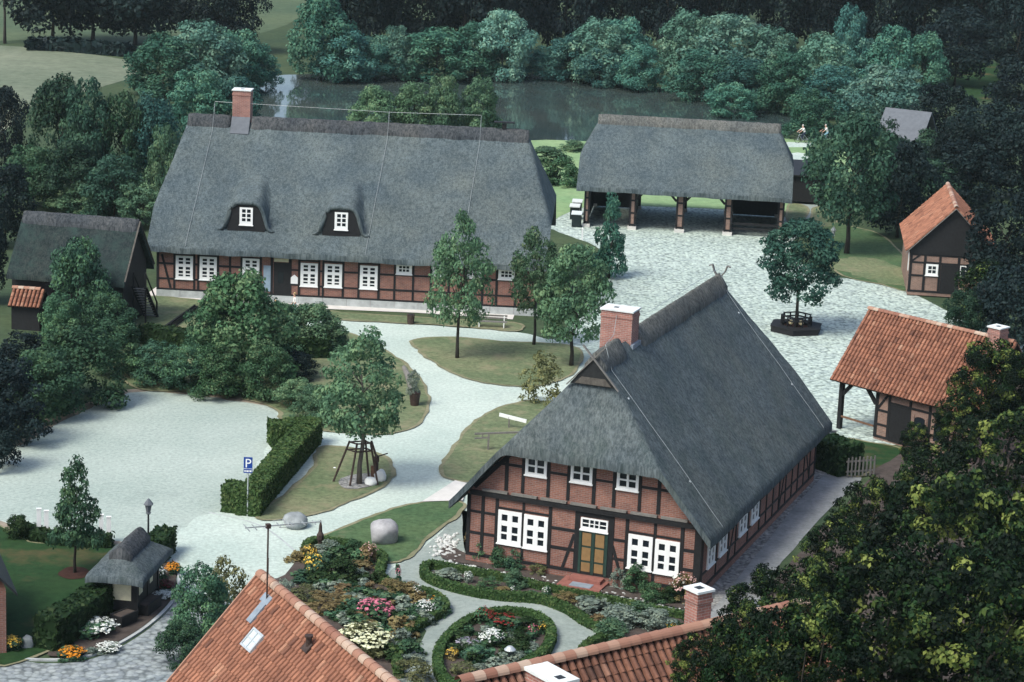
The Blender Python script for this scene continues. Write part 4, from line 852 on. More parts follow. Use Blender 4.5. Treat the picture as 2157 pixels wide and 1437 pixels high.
# ------------------------------------------------------------------ thatched notice shelter
K=thing('notice_shelter','small thatched notice shelter with dark ridge and pale notice panels by the flower bed','shelter',(-15.85,96.9,0),R(82))
KL,KW=4.5,2.5
def zK(x,y):
    t=1-max(abs(x)/(KL/2),abs(y)/(KW/2)); 
    a=smin(2.02+(KW/2-abs(y))*.78,2.02+(KL/2-abs(x))*.72,.35); return a+.02*pn(x*2,y*2)
roof_field('thatched_roof',K,frange(-KL/2,KL/2,.12),frange(-KW/2,KW/2,.12),zK,.24,'thatch_mossy',70)
ridge_cap(K,lambda x,d,z:(x,d,z),-1.45,1.45,2.90,.7,.52,.24,'heather_ridge')
b=MB()
for x in (-1.5,0,1.5):
    for y in (-.75,.75): b.bar((x,y,0),(x,y,2.2),.14)
for y in (-.75,.75): b.box(IDF,-1.7,1.7,y-.07,y+.07,1.98,2.12)
b.build('post','timber',K)
for q0,q1 in (((-1.42,-.08,-.78,-.72,.45,1.95),(-1.25,-.75,-.80,-.785,1.0,1.7)),((.08,1.42,-.78,-.72,.45,1.95),(.3,.7,-.80,-.785,1.0,1.7)),((-1.58,-1.50,-.7,.7,.4,1.95),(-1.60,-1.585,-.55,.25,.85,1.80))):
    b=MB(); b.box(IDF,*q0); pb=b.build('notice_panel','timber',K); b=MB(); b.box(IDF,*q1); b.build('notice_sheet','ochre_paper',pb)
q=thing('wooden_planter','dark wooden planter box standing in front of the notice shelter','planter',at(312,1290),R(75)); b=MB(); b.box(IDF,-.7,.7,-.3,.3,0,.55); b.box(IDF,-.74,.74,-.34,-.26,.5,.6); b.box(IDF,-.74,.74,.26,.34,.5,.6); b.build('box','timber',q); b=MB(); b.box(IDF,-.66,.66,-.26,.26,.55,.57); b.build('soil','soil',q)
q=thing('wooden_planter','second dark wooden planter box nearer the road below the shelter','planter',at(262,1318),R(60)); b=MB(); b.box(IDF,-.5,.5,-.28,.28,0,.55); b.box(IDF,-.54,.54,-.32,-.24,.5,.6); b.box(IDF,-.54,.54,.24,.32,.5,.6); b.build('box','timber',q); b=MB(); b.box(IDF,-.46,.46,-.24,.24,.55,.57); b.build('soil','soil',q)
# ------------------------------------------------------------------ street furniture
def lamp(px,py,h,label):
    t=thing('street_lamp',label,'lamp',at(px,py)); b=MB(); b.lathe([(.09,0),(.08,.5),(.05,.6),(.04,h-.75)],(0,0,0),10); b.build('post','iron_black',t)
    b=MB(); b.lathe([(.05,h-.75),(.14,h-.68),(.10,h-.65),(.17,h-.3),(.24,h-.28),(.22,h-.24),(.08,h-.06),(.03,h)],(0,0,0),6); b.build('lantern','boulder_grey' if 'tall' in label else 'roof_slate',t); return t
lamp(312,1172,2.75,'old fashioned lantern on a post behind the notice shelter')
lamp(1752,540,2.3,'slim tall lamp post on the grass beyond the tree bench')
t=thing('parking_sign','blue and white parking sign on a galvanised pole beside the clipped hedge','sign',at(521,1088))
b=MB(); b.tube([(0,0,0),(0,0,2.95)],.032,8); b.build('pole','galvanised',t)
b=MB(); b.box(IDF,-.21,.21,-.06,-.04,2.42,2.98); sp=b.build('sign_plate','sign_blue',t); b=MB(); b.box(IDF,-.21,.21,-.06,-.04,2.19,2.39); s2=b.build('name_plate','sign_blue',t)
fc=bpy.data.curves.new('letter','FONT'); fc.body='P'; fc.size=.62; fc.extrude=.002; fc.align_x='CENTER'; fo=bpy.data.objects.new('tmp',fc); COL.objects.link(fo); bpy.context.view_layer.update()
me=bpy.data.meshes.new_from_object(fo.evaluated_get(bpy.context.evaluated_depsgraph_get())); bpy.data.objects.remove(fo); me.materials.clear(); me.materials.append(M['white_paint'])
lo=bpy.data.objects.new('letter',me); COL.objects.link(lo); lo.parent=sp; lo.rotation_euler=(R(90),0,0); lo.location=(0,-.066,2.475)
b=MB()
for x0,x1 in ((-.17,-.11),(-.09,-.06),(-.045,.02),(.035,.07),(.09,.17)): b.box(IDF,x0,x1,-.066,-.062,2.25,2.33)
b.box(IDF,-.19,.19,-.066,-.062,2.405,2.415); b.build('lettering','white_paint',s2)
def rock(name,px,py,r,label,mat='boulder',sz=.8,seed=0,cat='boulder'):
    bm=bmesh.new(); bmesh.ops.create_icosphere(bm,subdivisions=3,radius=1); rg=random.Random(seed)
    pl=[Vector((rg.gauss(0,1),rg.gauss(0,1),rg.gauss(0,1))).normalized() for _ in range(9)]; dd=[rg.uniform(.62,.9) for _ in range(9)]
    for v in bm.verts:
        for n,d in zip(pl,dd):
            e=v.co.dot(n)-d
            if e>0: v.co-=n*e*.85
        v.co*=1+.05*pn(v.co.x*3,v.co.y*3+v.co.z*2,seed); v.co.z=(v.co.z*sz+sz*.62); v.co.z=max(v.co.z,-.05)
    bmesh.ops.scale(bm,vec=(r,r,r),verts=bm.verts); me=bpy.data.meshes.new(name); bm.to_mesh(me); bm.free(); me.materials.append(M[mat]); me.polygons.foreach_set('use_smooth',[True]*len(me.polygons)); me.set_sharp_from_angle(angle=R(40))
    o=bpy.data.objects.new(name,me); COL.objects.link(o); o.location=at(px,py); return tag(o,label,cat)
rock('boulder',808,1143,.78,'big pale rounded boulder on the small green lawn',seed=3,sz=.95); rock('boulder',621,1110,.62,'flat topped grey boulder at the edge of the gravel path','boulder_grey',.75,seed=5)
rock('stone',782,1022,.36,'whitish field stone under the staked tree, left of the pair','concrete_cap',.8,8,'stone'); rock('stone',800,1014,.34,'upright whitish field stone under the staked tree, right of the pair','concrete_cap',1.2,9,'stone')
rock('stone',57,1366,.28,'grey standing stone beside the yellow flowers near the road','boulder_grey',1.3,11,'stone'); rock('stone',-2,1358,.26,'grey stone cut by the left edge beside the yellow flowers','boulder_grey',1.2,12,'stone')
rock('stone',705,988,.09,'tiny white stone lying on the lawn by the hedge','white_paint',.7,13,'stone')
# carved wooden post
t=thing('carved_post','dark pointed wooden post at the corner of the flower garden','post',at(674,1163)); b=MB(); b.lathe([(.10,0),(.10,.5),(.16,.62),(.17,.85),(.09,1.0),(.07,1.3),(.01,1.55)],(0,0,0),7); b.build('post','rust_iron',t)
# bench, bins
t=thing('park_bench','wooden slatted bench facing the path in front of the long house','bench',at(1035,691),-.03)
b=MB(); [b.box(IDF,-1,1,y,y+.1,.42,.46) for y in (-.22,-.08,.06)]; b.build('seat','weathered_wood',t); b=MB(); [b.box(IDF,-1,1,.24,.28,z,z+.11) for z in (.55,.72)]; b.build('backrest','weathered_wood',t)
for x in (-.8,.8): b=MB(); b.bar((x,-.2,0),(x,-.2,.42),.07); b.bar((x,.22,0),(x,.28,.85),.07); b.bar((x,-.2,.40),(x,.24,.40),.06); b.build('leg','white_render',t)
t=thing('litter_bin','dark wooden litter bin on the grass strip before the long house','bin',at(865,683)); b=MB(); b.lathe([(.22,0),(.26,.6),(.28,.62),(.28,.66)],(0,0,0),10); b.build('body','rust_iron',t); b=MB(); b.lathe([(.2,.64),(.2,.665)],(0,0,0),10); b.build('liner','iron_black',t)
t=thing('wooden_tub','dark stave tub with a twiggy plant at the bend of the gravel path','tub',at(873,856)); b=MB(); b.lathe([(.22,0),(.33,.78),(.35,.80),(.31,.82),(.29,.72)],(0,0,0),12); b.build('tub','rust_iron',t); c=bpy.data.objects.new('foliage',crown_mesh(('wispy',0),'leaf_grey')); COL.objects.link(c); c.parent=t; c.location=(-.1,0,.6); c.scale=(.9,.9,1.5)
t=thing('weathered_log','grey weathered log leaning above the wooden tub','log',at(862,830)); b=MB(); b.tube([(.1,.2,.2),(-.1,.9,.75),(-.45,1.9,1.1)],[.16,.2,.12],9); b.tube([(-.1,.9,.7),(.25,1.1,1.15)],[.1,.06],7); b.build('log','weathered_wood',t)
t=thing('wheelie_bin','dark wheeled bin with pale lid, nearest of three beside the cart shed','bin',at(1214,478),-.1,'wheeled bins beside the cart shed')
b=MB(); b.prism([(-.36,-.34,0.06),(.36,-.34,.06),(.36,.34,.06),(-.36,.34,.06)],(0,0,.98)); b.build('body','bin_green',t); b=MB(); b.prism([(-.42,-.42,1.04),(.42,-.42,1.04),(.42,.42,1.14),(-.42,.42,1.14)],(0,0,.08)); b.build('lid','bin_lid',t)
for x in (-.34,.34): b=MB(); b.tube([(x-.03,.3,.13),(x+.03,.3,.13)],.13,10); b.build('wheel','tyre',t)
for k,(px,py,lb) in enumerate(((1210,462,'dark wheeled bin with pale lid, middle of three beside the cart shed'),(1215,452,'dark wheeled bin with pale lid, farthest of three beside the cart shed'))):
    c=copy_tree(t); c.location=at(px,py); c['label']=lb
# oak in the yard with its octagonal bench
p=at(1676,697); t=thing('tree_bench','black octagonal bench platform with railing round the oak in the yard','bench',p,R(18))
def octo(b,r0,r1,z0,z1,n=6,skip=()):
    for k in range(n):
        if k in skip: continue
        a,c=2*math.pi*k/n,2*math.pi*(k+1)/n
        q=[Vector((r*math.cos(x),r*math.sin(x),0)) for r,x in ((r0,a),(r1,a),(r1,c),(r0,c))]; b.prism([v+Vector((0,0,z0)) for v in q],(0,0,z1-z0))
b=MB(); octo(b,1.0,1.85,.36,.44); b.build('seat','timber',t); b=MB(); octo(b,1.70,1.80,.02,.355); b.build('skirt_board','timber',t)
b=MB(); octo(b,.98,1.06,.78,.86); octo(b,.98,1.06,1.02,1.10)
for k in range(12): a=math.pi*k/6; b.bar((.985*math.cos(a),.985*math.sin(a),.0),(.985*math.cos(a),.985*math.sin(a),1.06),.08)
b.build('railing','timber',t); b=MB(); octo(b,.0,.96,.0,.3); b.build('soil','mulch_red',t)
for (a,r,lb) in ((-2.2,.72,'cream globe lamp inside the tree bench railing, left of the pair'),(-1.25,.75,'cream globe lamp inside the tree bench railing, right of the pair')):
    g_=thing('globe_lamp',lb,'lamp',p+Vector((r*math.cos(a),r*math.sin(a),.3))); b=MB(); b.lathe([(.06,0),(.05,.28)],(0,0,0),8); b.build('stem','iron_black',g_); b=MB(); b.sphere((0,0,.42),.17,12,8); b.build('globe','globe_cream',g_)
tree('oak_tree',p+Vector((0,0,.02)),7.5,5.7,('oak',0),'leaf_oak','round crowned young oak growing out of the octagonal bench in the yard','tree',None,.25,rz=1.0)
# staked tree
p=at(757,1021); t=thing('tree_stakes','four dark slanting poles with crossbars staking the tree by the path','tree stakes',p)
b=MB(); feet=((-1.35,.15),(-.45,-.55),(.45,.65),(.95,-.15)); tops=((-.55,.05),(-.15,-.28),(.22,.35),(.50,.0))
for f_,q in zip(feet,tops): b2=MB(); b2.tube([(f_[0],f_[1],0),(q[0],q[1],2.25)],.055,7); b2.build('pole','rust_iron',t)
for z,sc in ((2.2,1.0),(1.8,1.18)):
    for k in range(4): q0,q1=tops[(0,1,3,2)[k]],tops[(0,1,3,2)[(k+1)%4]]; b.tube([(q0[0]*sc,q0[1]*sc,z),(q1[0]*sc,q1[1]*sc,z)],.04,6)
b.build('crossbar','rust_iron',t)
t2=thing('hand_pump','rusty brown iron pump leaning at the right foot of the staked tree','pump',at(792,1010)); b=MB(); b.lathe([(.16,0),(.12,.2),(.10,.9),(.14,.95),(.13,1.2),(.05,1.3)],(0,0,0),9); b.build('body','rust_iron',t2); b=MB(); b.bar((0,0,1.15),(-.3,.1,2.0),.09); b.bar((0,0,1.2),(.55,.2,1.35),.05); b.build('handle','rust_iron',t2); b=MB(); b.bar((-.16,-.1,0),(-.18,-.1,.75),.14,.2); b.build('trough_board','timber_brown',t2)
tag(sheet('pebbles',[(715,1015),(745,1003),(790,1000),(800,1012),(780,1028),(745,1034),(722,1030)],.045,'pebble_strip',4,.1),None,None,None,'structure')
# rails and plank on the lawn
t=thing('hitching_rail','thin wooden hitching rail on the lawn left of the farmhouse','rail',at(1028,950),.02)
for q0 in ((0,0),(1.6,.15)): b=MB(); b.bar((*q0,0),(*q0,.95),.10); b.build('post','weathered_wood',t)
b=MB(); b.bar((-.75,-.05,.93),(1.75,.16,1.06),.09); b.bar((-.75,-.05,.68),(.05,0,.74),.07); b.bar((-.32,-.02,.68),(-.32,-.02,.95),.06); b.build('bar','weathered_wood',t)
t=thing('white_plank','white painted plank propped up on the lawn behind the hitching rail','plank',at(1062,905)); b=MB(); b.bar((-.3,.35,.75),(1.2,-.1,.55),.06,.2); b.build('plank','white_paint',t); b=MB(); b.bar((.25,.2,0),(.25,.2,.68),.08); b.build('prop','weathered_wood',t)
t=thing('wooden_beam','long dark wooden beam lying on the grass below the barn','beam',at(332,712)); e=at(412,656)-at(332,712); b=MB(); b.bar((0,0,.22),e+Vector((0,0,.22)),.32,.34); b.bar((.1,0,.45),e*.98+Vector((0,0,.45)),.08,.1); b.build('beam','timber',t)
# white gate posts
for px,py,lb in ((90,1131,'pair of white gate posts left of the garden tree'),(221,1144,'pair of white gate posts right of the garden tree')):
    t=thing('gate_posts',lb,'posts',at(px,py),.15)
    for x in (-.17,.17): b=MB(); b.box(IDF,x-.10,x+.10,-.06,.06,0,1.35-.1*(x>0)); b.box(IDF,x-.12,x+.12,-.08,.08,1.35-.1*(x>0),1.39-.1*(x>0)); b.build('post','white_paint',t)
# picket gate in the side yard
t=thing('picket_gate','pale grey picket gate between the hedge and the big dark tree','gate',at(1812,1006),.35); b=MB()
for k in range(8): b.box(IDF,-.8+k*.22,-.72+k*.22,-.02,.02,.08,1.1+.05*(k%2))
b.build('picket','weathered_wood',t); b=MB(); b.box(IDF,-.85,.85,.021,.06,.3,.4); b.box(IDF,-.85,.85,.021,.06,.85,.95); b.build('rail','weathered_wood',t)
t=thing('water_butt','dark water trough with a pale rim at the rear corner of the farmhouse','trough',at(1738,935),-.36); b=MB(); b.box(IDF,-.5,.5,-.4,.4,0,.7); b.build('body','iron_black',t); b=MB(); b.box(IDF,-.55,.55,-.45,-.38,.7,.76); b.box(IDF,-.55,.55,.38,.45,.7,.76); b.build('rim','galvanised',t)
t=thing('garden_lamp','white mushroom shaped garden lamp in the oval flower bed','lamp',at(1073,1396)); b=MB(); b.lathe([(.05,0),(.04,.62)],(0,0,0),8); b.build('stem','iron_black',t); b=MB(); b.lathe([(.24,.55),(.24,.58),(.12,.70),(.02,.74)],(0,0,0),14); b.build('shade','galvanised',t)
t=thing('marker_post','short white marker post at the left edge of the cobbled yard','post',at(1226,506)); b=MB(); b.box(IDF,-.06,.06,-.06,.06,0,.9); b.prism([(-.06,-.06,.9),(.06,-.06,.9),(.0,.0,1.0)],(0,.06,0)); b.build('post','white_paint',t)
# ------------------------------------------------------------------ people and bicycles
def person(name,loc,rz,J,label,mats,scale=1.0,group=None):
    """one continuous skinned body; J maps joints to points, mats gives the material of each limb"""
    me=bpy.data.meshes.new('body'); V=[];E=[];Rd=[];idx={}; bones=[]
    def P(n,p,r): V.append(Vector(p)*scale); Rd.append(r*scale); idx[n]=len(V)-1
    def C(a,b_,mt): E.append((idx[a],idx[b_])); bones.append((V[idx[a]],V[idx[b_]],mt))
    rad={'pelvis':.13,'waist':.115,'chest':.14,'neck':.055,'head':.088,'crown':.075}
    for n in ('pelvis','waist','chest','neck','head','crown'): P(n,J[n],rad[n])
    for a,b_,mt in (('pelvis','waist','top'),('waist','chest','top'),('chest','neck','skin'),('neck','head','skin'),('head','crown','hair')): C(a,b_,mt)
    P('nose',Vector(J['head'])+Vector((.095,0,.0)),.018); C('head','nose','skin')
    for s,sg in (('l',1),('r',-1)):
        for n,r_ in (('shoulder',.065),('elbow',.046),('wrist',.032),('palm',.034),('hip',.095),('knee',.062),('ankle',.042),('toe',.035)): P(n+s,J[n+s],r_)
        for a,b_,mt in (('chest','shoulder'+s,'top'),('shoulder'+s,'elbow'+s,'top'),('elbow'+s,'wrist'+s,'skin'),('wrist'+s,'palm'+s,'skin'),('pelvis','hip'+s,'legs'),('hip'+s,'knee'+s,'legs'),('knee'+s,'ankle'+s,'legs'),('ankle'+s,'toe'+s,'shoe')): C(a,b_,mt)
        w_=Vector(J['palm'+s])-Vector(J['wrist'+s]); w_.normalize(); sd=w_.cross(Vector((0,sg,0))); sd=sd.normalized() if sd.length>.1 else Vector((1,0,0))
        for k in range(4):
            f0=Vector(J['palm'+s])+sd*(.027-.018*k)+w_*.03; P('f%d%s'%(k,s),f0,.009); P('g%d%s'%(k,s),f0+w_*(.035,.042,.039,.028)[k]+Vector((0,0,-.012)),.007); C('palm'+s,'f%d%s'%(k,s),'skin'); C('f%d%s'%(k,s),'g%d%s'%(k,s),'skin')
        P('th'+s,Vector(J['wrist'+s])+w_*.05+sd*.05,.010); C('wrist'+s,'th'+s,'skin')
    me.from_pydata([tuple(v) for v in V],E,[]); o=bpy.data.objects.new('tmp',me); COL.objects.link(o)
    sk=o.modifiers.new('s','SKIN'); sk.use_smooth_shade=True; me.skin_vertices[0].data[0].use_root=True
    for i,r_ in enumerate(Rd): me.skin_vertices[0].data[i].radius=(r_,r_*(.82 if i<3 else 1))
    o.modifiers.new('b','SUBSURF').levels=1
    bpy.context.view_layer.update(); m2=bpy.data.meshes.new_from_object(o.evaluated_get(bpy.context.evaluated_depsgraph_get())); bpy.data.objects.remove(o); m2.name='body'
    keys=list(mats); m2.materials.clear(); [m2.materials.append(M[mats[k]]) for k in keys]
    def dist(c,a,b_): ab=b_-a; t_=max(0,min(1,(c-a).dot(ab)/max(1e-9,ab.length_squared))); return (c-a-ab*t_).length
    for p_ in m2.polygons: c=p_.center; p_.material_index=keys.index(min(bones,key=lambda q:dist(c,q[0],q[1]))[2]); p_.use_smooth=True
    t=thing(name,label,'person',loc,rz,group); ob=bpy.data.objects.new('body',m2); COL.objects.link(ob); ob.parent=t
    b=MB(); hd=Vector(J['head'])*scale; cr=Vector(J['crown'])*scale
    b.sphere(cr+Vector((-.02,0,-.01))*scale,.098*scale,10,7); b.build('hair',mats['hair'],t,True); return t
STAND=dict(pelvis=(0,0,.92),waist=(0,0,1.06),chest=(0,0,1.28),neck=(.01,0,1.47),head=(.03,0,1.58),crown=(.01,0,1.66),shoulderl=(0,.17,1.38),elbowl=(-.03,.22,1.10),wristl=(.08,.22,.88),palml=(.10,.22,.82),shoulderr=(0,-.17,1.38),elbowr=(-.02,-.22,1.10),wristr=(.12,-.18,.92),palmr=(.16,-.17,.88),hipl=(0,.09,.88),kneel=(.03,.10,.49),anklel=(-.02,.10,.08),toel=(.14,.11,.04),hipr=(0,-.09,.88),kneer=(.0,-.10,.49),ankler=(-.06,-.10,.08),toer=(.10,-.11,.04))
RIDE=dict(pelvis=(-.22,0,.99),waist=(-.17,0,1.12),chest=(-.05,0,1.32),neck=(.03,0,1.49),head=(.08,0,1.60),crown=(.06,0,1.68),shoulderl=(-.02,.18,1.40),elbowl=(.22,.24,1.22),wristl=(.42,.25,1.07),palml=(.47,.25,1.05),shoulderr=(-.02,-.18,1.40),elbowr=(.22,-.24,1.22),wristr=(.42,-.25,1.07),palmr=(.47,-.25,1.05),hipl=(-.20,.09,.95),kneel=(.17,.11,.78),anklel=(.02,.12,.42),toel=(.16,.12,.37),hipr=(-.20,-.09,.95),kneer=(.10,-.11,.58),ankler=(-.02,-.12,.20),toer=(.12,-.12,.14))
def bicycle(loc,rz,label,group):
    t=thing('bicycle',label,'bicycle',loc,rz,group)
    for x in (-.52,.55):
        b=MB(); b.tube([(x+.33*math.cos(a),0,.34+.33*math.sin(a)) for a in [2*math.pi*k/20 for k in range(21)]],.022,6,False); wh=b.build('wheel','tyre',t); b=MB()
        for k in range(8): a=math.pi*k/8; b.bar((x+.31*math.cos(a),0,.34+.31*math.sin(a)),(x-.31*math.cos(a),0,.34-.31*math.sin(a)),.006)
        b.build('spokes','chrome',wh)
    b=MB(); BBk,St,Hd,Fx,Rx=Vector((0,0,.28)),Vector((-.17,0,.80)),Vector((.40,0,.88)),Vector((.55,0,.34)),Vector((-.52,0,.34))
    for p_,q_ in ((BBk,St),(BBk,Hd-Vector((0,0,.1))),(St,Hd),(Hd,Fx),(Rx,BBk),(Rx,St)): b.tube([p_,q_],.018,6)
    b.build('frame','bike_frame',t); b=MB(); b.tube([(.40,0,.88),(.38,0,1.02)],.014,6); b.tube([(.50,.28,1.03),(.40,.12,1.04),(.38,0,1.02),(.40,-.12,1.04),(.50,-.28,1.03)],.014,6); b.build('handlebar','chrome',t)
    b=MB(); b.tube([(-.17,0,.80),(-.2,0,.88)],.014,6); b.prism([(-.34,-.09,.89),(-.34,.09,.89),(-.06,.025,.89),(-.06,-.025,.89)],(0,0,.05)); b.build('saddle','cloth_dark',t)
    b=MB(); b.tube([(.14,.06,.37),(0,.05,.28)],.012,6); b.tube([(0,-.05,.28),(.05,-.06,.14)],.012,6); b.box(IDF,.08,.2,.07,.17,.345,.365); b.box(IDF,.0,.14,-.17,-.07,.115,.135); b.build('pedal','chrome',t)
    return t
MA=dict(top='cloth_white',legs='cloth_dark',skin='skin',hair='hair_grey',shoe='shoe_dark')
for px,py,lb1,lb2,mm in ((1690,302,'bicycle under the left rider on the pond path','cyclist in a white top riding left along the pond path, in front',MA),(1738,301,'bicycle under the right rider half behind the tree','cyclist in a white shirt following behind, half hidden by the tree',dict(MA,top='cloth_blue' if 0 else 'cloth_white',legs='cloth_blue'))):
    q=at(px,py)+Vector((0,0,.03)); bicycle(q,R(200),lb1,'bicycles on the pond path'); person('person',q,R(200),RIDE,lb2,mm,1.05)
person('person',at(620,668),R(200),STAND,'person in white top and pale blue trousers by the long house door',dict(top='cloth_white',legs='cloth_blue',skin='skin',hair='hair_blond',shoe='shoe_dark'),.95)
person('person',at(580,676),R(240),STAND,'smaller person in a blue top mostly hidden behind the big bush',dict(top='cloth_blue',legs='cloth_pink',skin='skin',hair='hair_blond',shoe='shoe_dark'),.8)
# ------------------------------------------------------------------ trees and shrubs (base px,py on the ground; top px row; crown width in px)
BK='leaf_bank';SD='leaf_shade';BP='leaf_bank_pale';DK='leaf_dark';MD='leaf_mid';BR='leaf_bright';SH='leaf_shrub'
gf='trees along the far bank of the pond'
for k,(px,ba,tp,w_,m_,lb) in enumerate((
 (345,205,75,170,BK,'bushy bank tree at the field corner left of the pond'),(425,200,48,190,BP,'pale broad bank tree above the long house chimney, left'),(500,192,58,150,BK,'bank tree directly behind the long house chimney'),(560,185,118,70,BK,'low bank tree over the bright water glint left of the pond'),
 (676,168,-8,150,'leaf_bank','tallest dark round tree at the left end of the pond'),(715,170,55,150,BK,'dense dark bush leaning over the pond, left of the pale bushes'),(790,168,70,120,BK,'middling bush on the far bank behind the yellowish shrubs'),(835,168,58,100,BP,'narrow pale bush on the far bank, left of the pale willow'),
 (920,170,62,170,BK,'wide dark green bush on the far bank right of centre'),(1000,166,50,150,BK,'rounded bush on the far bank just left of the pale willow'),(1055,168,14,140,BP,'tall pale willow on the far bank above the long house ridge end'),(1150,166,100,110,BK,'small dark bush right of the pale willow'),(1205,172,75,120,BK,'bush on the far bank behind the open water gap'),
 (1255,176,42,150,BP,'pale rounded tree on the far bank behind the open water'),(1262,182,96,105,BK,'low front bush touching the pond below the pale rounded tree'),(1345,190,98,110,BK,'small round bush standing out into the pond'),(1310,170,40,130,BK,'tree behind the small round pond bush'),
 (1440,190,25,150,BP,'pale tall tree behind the left end of the cart shed ridge'),(1530,196,22,210,BP,'broadest pale tree on the far bank behind the cart shed'),(1480,215,105,150,BK,'dark lower tree over the water behind the cart shed, left'),(1560,222,120,150,BK,'dark lower tree over the water behind the cart shed, middle'),(1620,205,60,140,BP,'pale tree at the right end of the pond'),(1540,246,172,110,BK,'low bush hanging into the pond above the cart shed ridge'),
 (1655,240,110,150,BK,'rounded bank tree at the right pond corner'),(1725,215,75,150,BP,'greyish pale tree right of the pond'),(1780,190,15,95,BK,'narrow upright tree before the dark wood, right of the pond'),(1810,190,78,130,BK,'bank tree under the narrow upright tree'),(1870,215,60,130,BK,'round tree at the right end of the bank trees'),(1940,215,72,110,BK,'last bank tree before the dark wood'),(1745,250,140,150,BK,'bushy tree behind the two cyclists, left'),(1860,295,132,190,BP,'light topped spreading tree above the grey cottage roof'),(1700,292,190,120,BK,'low bush directly behind the cyclists'))):
    T(px,ba,tp,w_,('bank') ,m_,lb,'bank_tree','tree',gf,.03,k%4,trunk=True)
# near bank shrubs rising behind the long house ridge
for k,(px,tp,w_,m_,lb) in enumerate(((785,183,105,BR,'yellow green shrub behind the long house ridge, leftmost'),(868,176,110,BR,'yellow green shrub behind the middle of the long house ridge'),(932,152,90,SH,'tall pointed shrub behind the long house ridge'),(1010,165,100,SH,'dark shrub behind the right end of the long house ridge'))): T(px,300,tp,w_,'bank',m_,lb,'shrub_tree','tree','shrubs behind the long house ridge',.05,k%4)
for k,(px,ba,tp,w_,m_,lb) in enumerate(((1150,345,312,100,SH,'low green bush between the two thatched roofs, upper'),(1185,392,335,80,MD,'dark bush beside the left end of the cart shed roof'),(1145,388,338,70,MD,'dark bush touching the right end of the long house roof'),(1205,318,297,60,SH,'small reed clump at the pond edge'))): T(px,ba,tp,w_,'shrub',m_,lb,'bush','bush','bushes between long house and cart shed',0,k%3,trunk=False)
# dark wood along the top edge
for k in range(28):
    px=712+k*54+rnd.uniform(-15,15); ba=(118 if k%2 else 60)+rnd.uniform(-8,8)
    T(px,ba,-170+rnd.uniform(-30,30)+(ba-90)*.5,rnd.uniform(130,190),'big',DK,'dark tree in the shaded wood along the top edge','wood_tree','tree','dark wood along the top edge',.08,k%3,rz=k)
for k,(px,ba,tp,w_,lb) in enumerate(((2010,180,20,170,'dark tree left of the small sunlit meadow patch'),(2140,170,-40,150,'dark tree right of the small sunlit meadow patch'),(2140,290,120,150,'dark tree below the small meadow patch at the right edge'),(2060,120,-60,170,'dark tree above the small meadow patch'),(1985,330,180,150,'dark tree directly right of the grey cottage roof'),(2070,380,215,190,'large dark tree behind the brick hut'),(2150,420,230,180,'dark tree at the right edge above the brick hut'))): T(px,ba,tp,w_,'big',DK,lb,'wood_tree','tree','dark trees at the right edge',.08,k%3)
# dark grove and meadow trees at the top left
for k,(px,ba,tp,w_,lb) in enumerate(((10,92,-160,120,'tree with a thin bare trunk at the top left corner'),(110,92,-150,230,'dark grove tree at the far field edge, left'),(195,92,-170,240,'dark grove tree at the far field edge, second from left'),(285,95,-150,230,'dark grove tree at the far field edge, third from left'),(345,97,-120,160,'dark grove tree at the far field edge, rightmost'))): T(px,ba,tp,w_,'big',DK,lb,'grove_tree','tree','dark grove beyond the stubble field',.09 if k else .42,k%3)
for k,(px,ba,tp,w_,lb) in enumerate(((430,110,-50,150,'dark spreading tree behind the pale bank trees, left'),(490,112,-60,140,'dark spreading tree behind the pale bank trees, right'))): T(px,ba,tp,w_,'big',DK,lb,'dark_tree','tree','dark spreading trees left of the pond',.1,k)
# trees left of the long house
gl='trees between field and barn'
for k,(px,ba,tp,w_,st,m_,lb) in enumerate(((125,400,165,140,'bank',SD,'feathery tree against the stubble field, left of three'),(185,420,172,130,'bank',SD,'feathery tree against the stubble field, middle of three'),(255,420,185,130,'bank',SD,'feathery tree against the stubble field, right of three'),(320,420,205,130,'bank',BK,'blue green tree touching the long house roof at its left end'),(345,470,268,90,'bank',SH,'light bushy tree right beside the left roof edge of the long house'),(420,300,140,150,'bank',BK,'tree behind the left end of the long house ridge'),(500,300,165,120,'bank',BK,'tree behind the long house chimney foot'),(10,360,185,110,'big',DK,'dark tree at the left edge below the field'),(70,440,300,140,'bank',SD,'tree at the left edge above the barn roof'),(150,450,300,150,'bank',SD,'dense tree above the barn ridge, left'),(240,470,330,150,'bank',SD,'dense tree above the barn ridge, middle'),(300,480,385,110,'bank',SH,'low light bush right above the barn ridge'),(180,455,390,150,'bank',SH,'low light bush left above the barn ridge'),(10,520,350,130,'big',DK,'dark tree at the left edge beside the barn'),(-35,640,440,110,'big',DK,'dark tree at the left edge in front of the barn'))): T(px,ba,tp,w_,st,m_,lb,'tree','tree',gl,.05,k%3)
hedge('field_shade_hedge',[(60,104),(130,106),(200,112),(275,118)],2.6,1.2,'leaf_dark','added dark hedge giving the shade band along the far edge of the stubble field',.5,9)  # hedge row added to supply the dark shade band under the grove
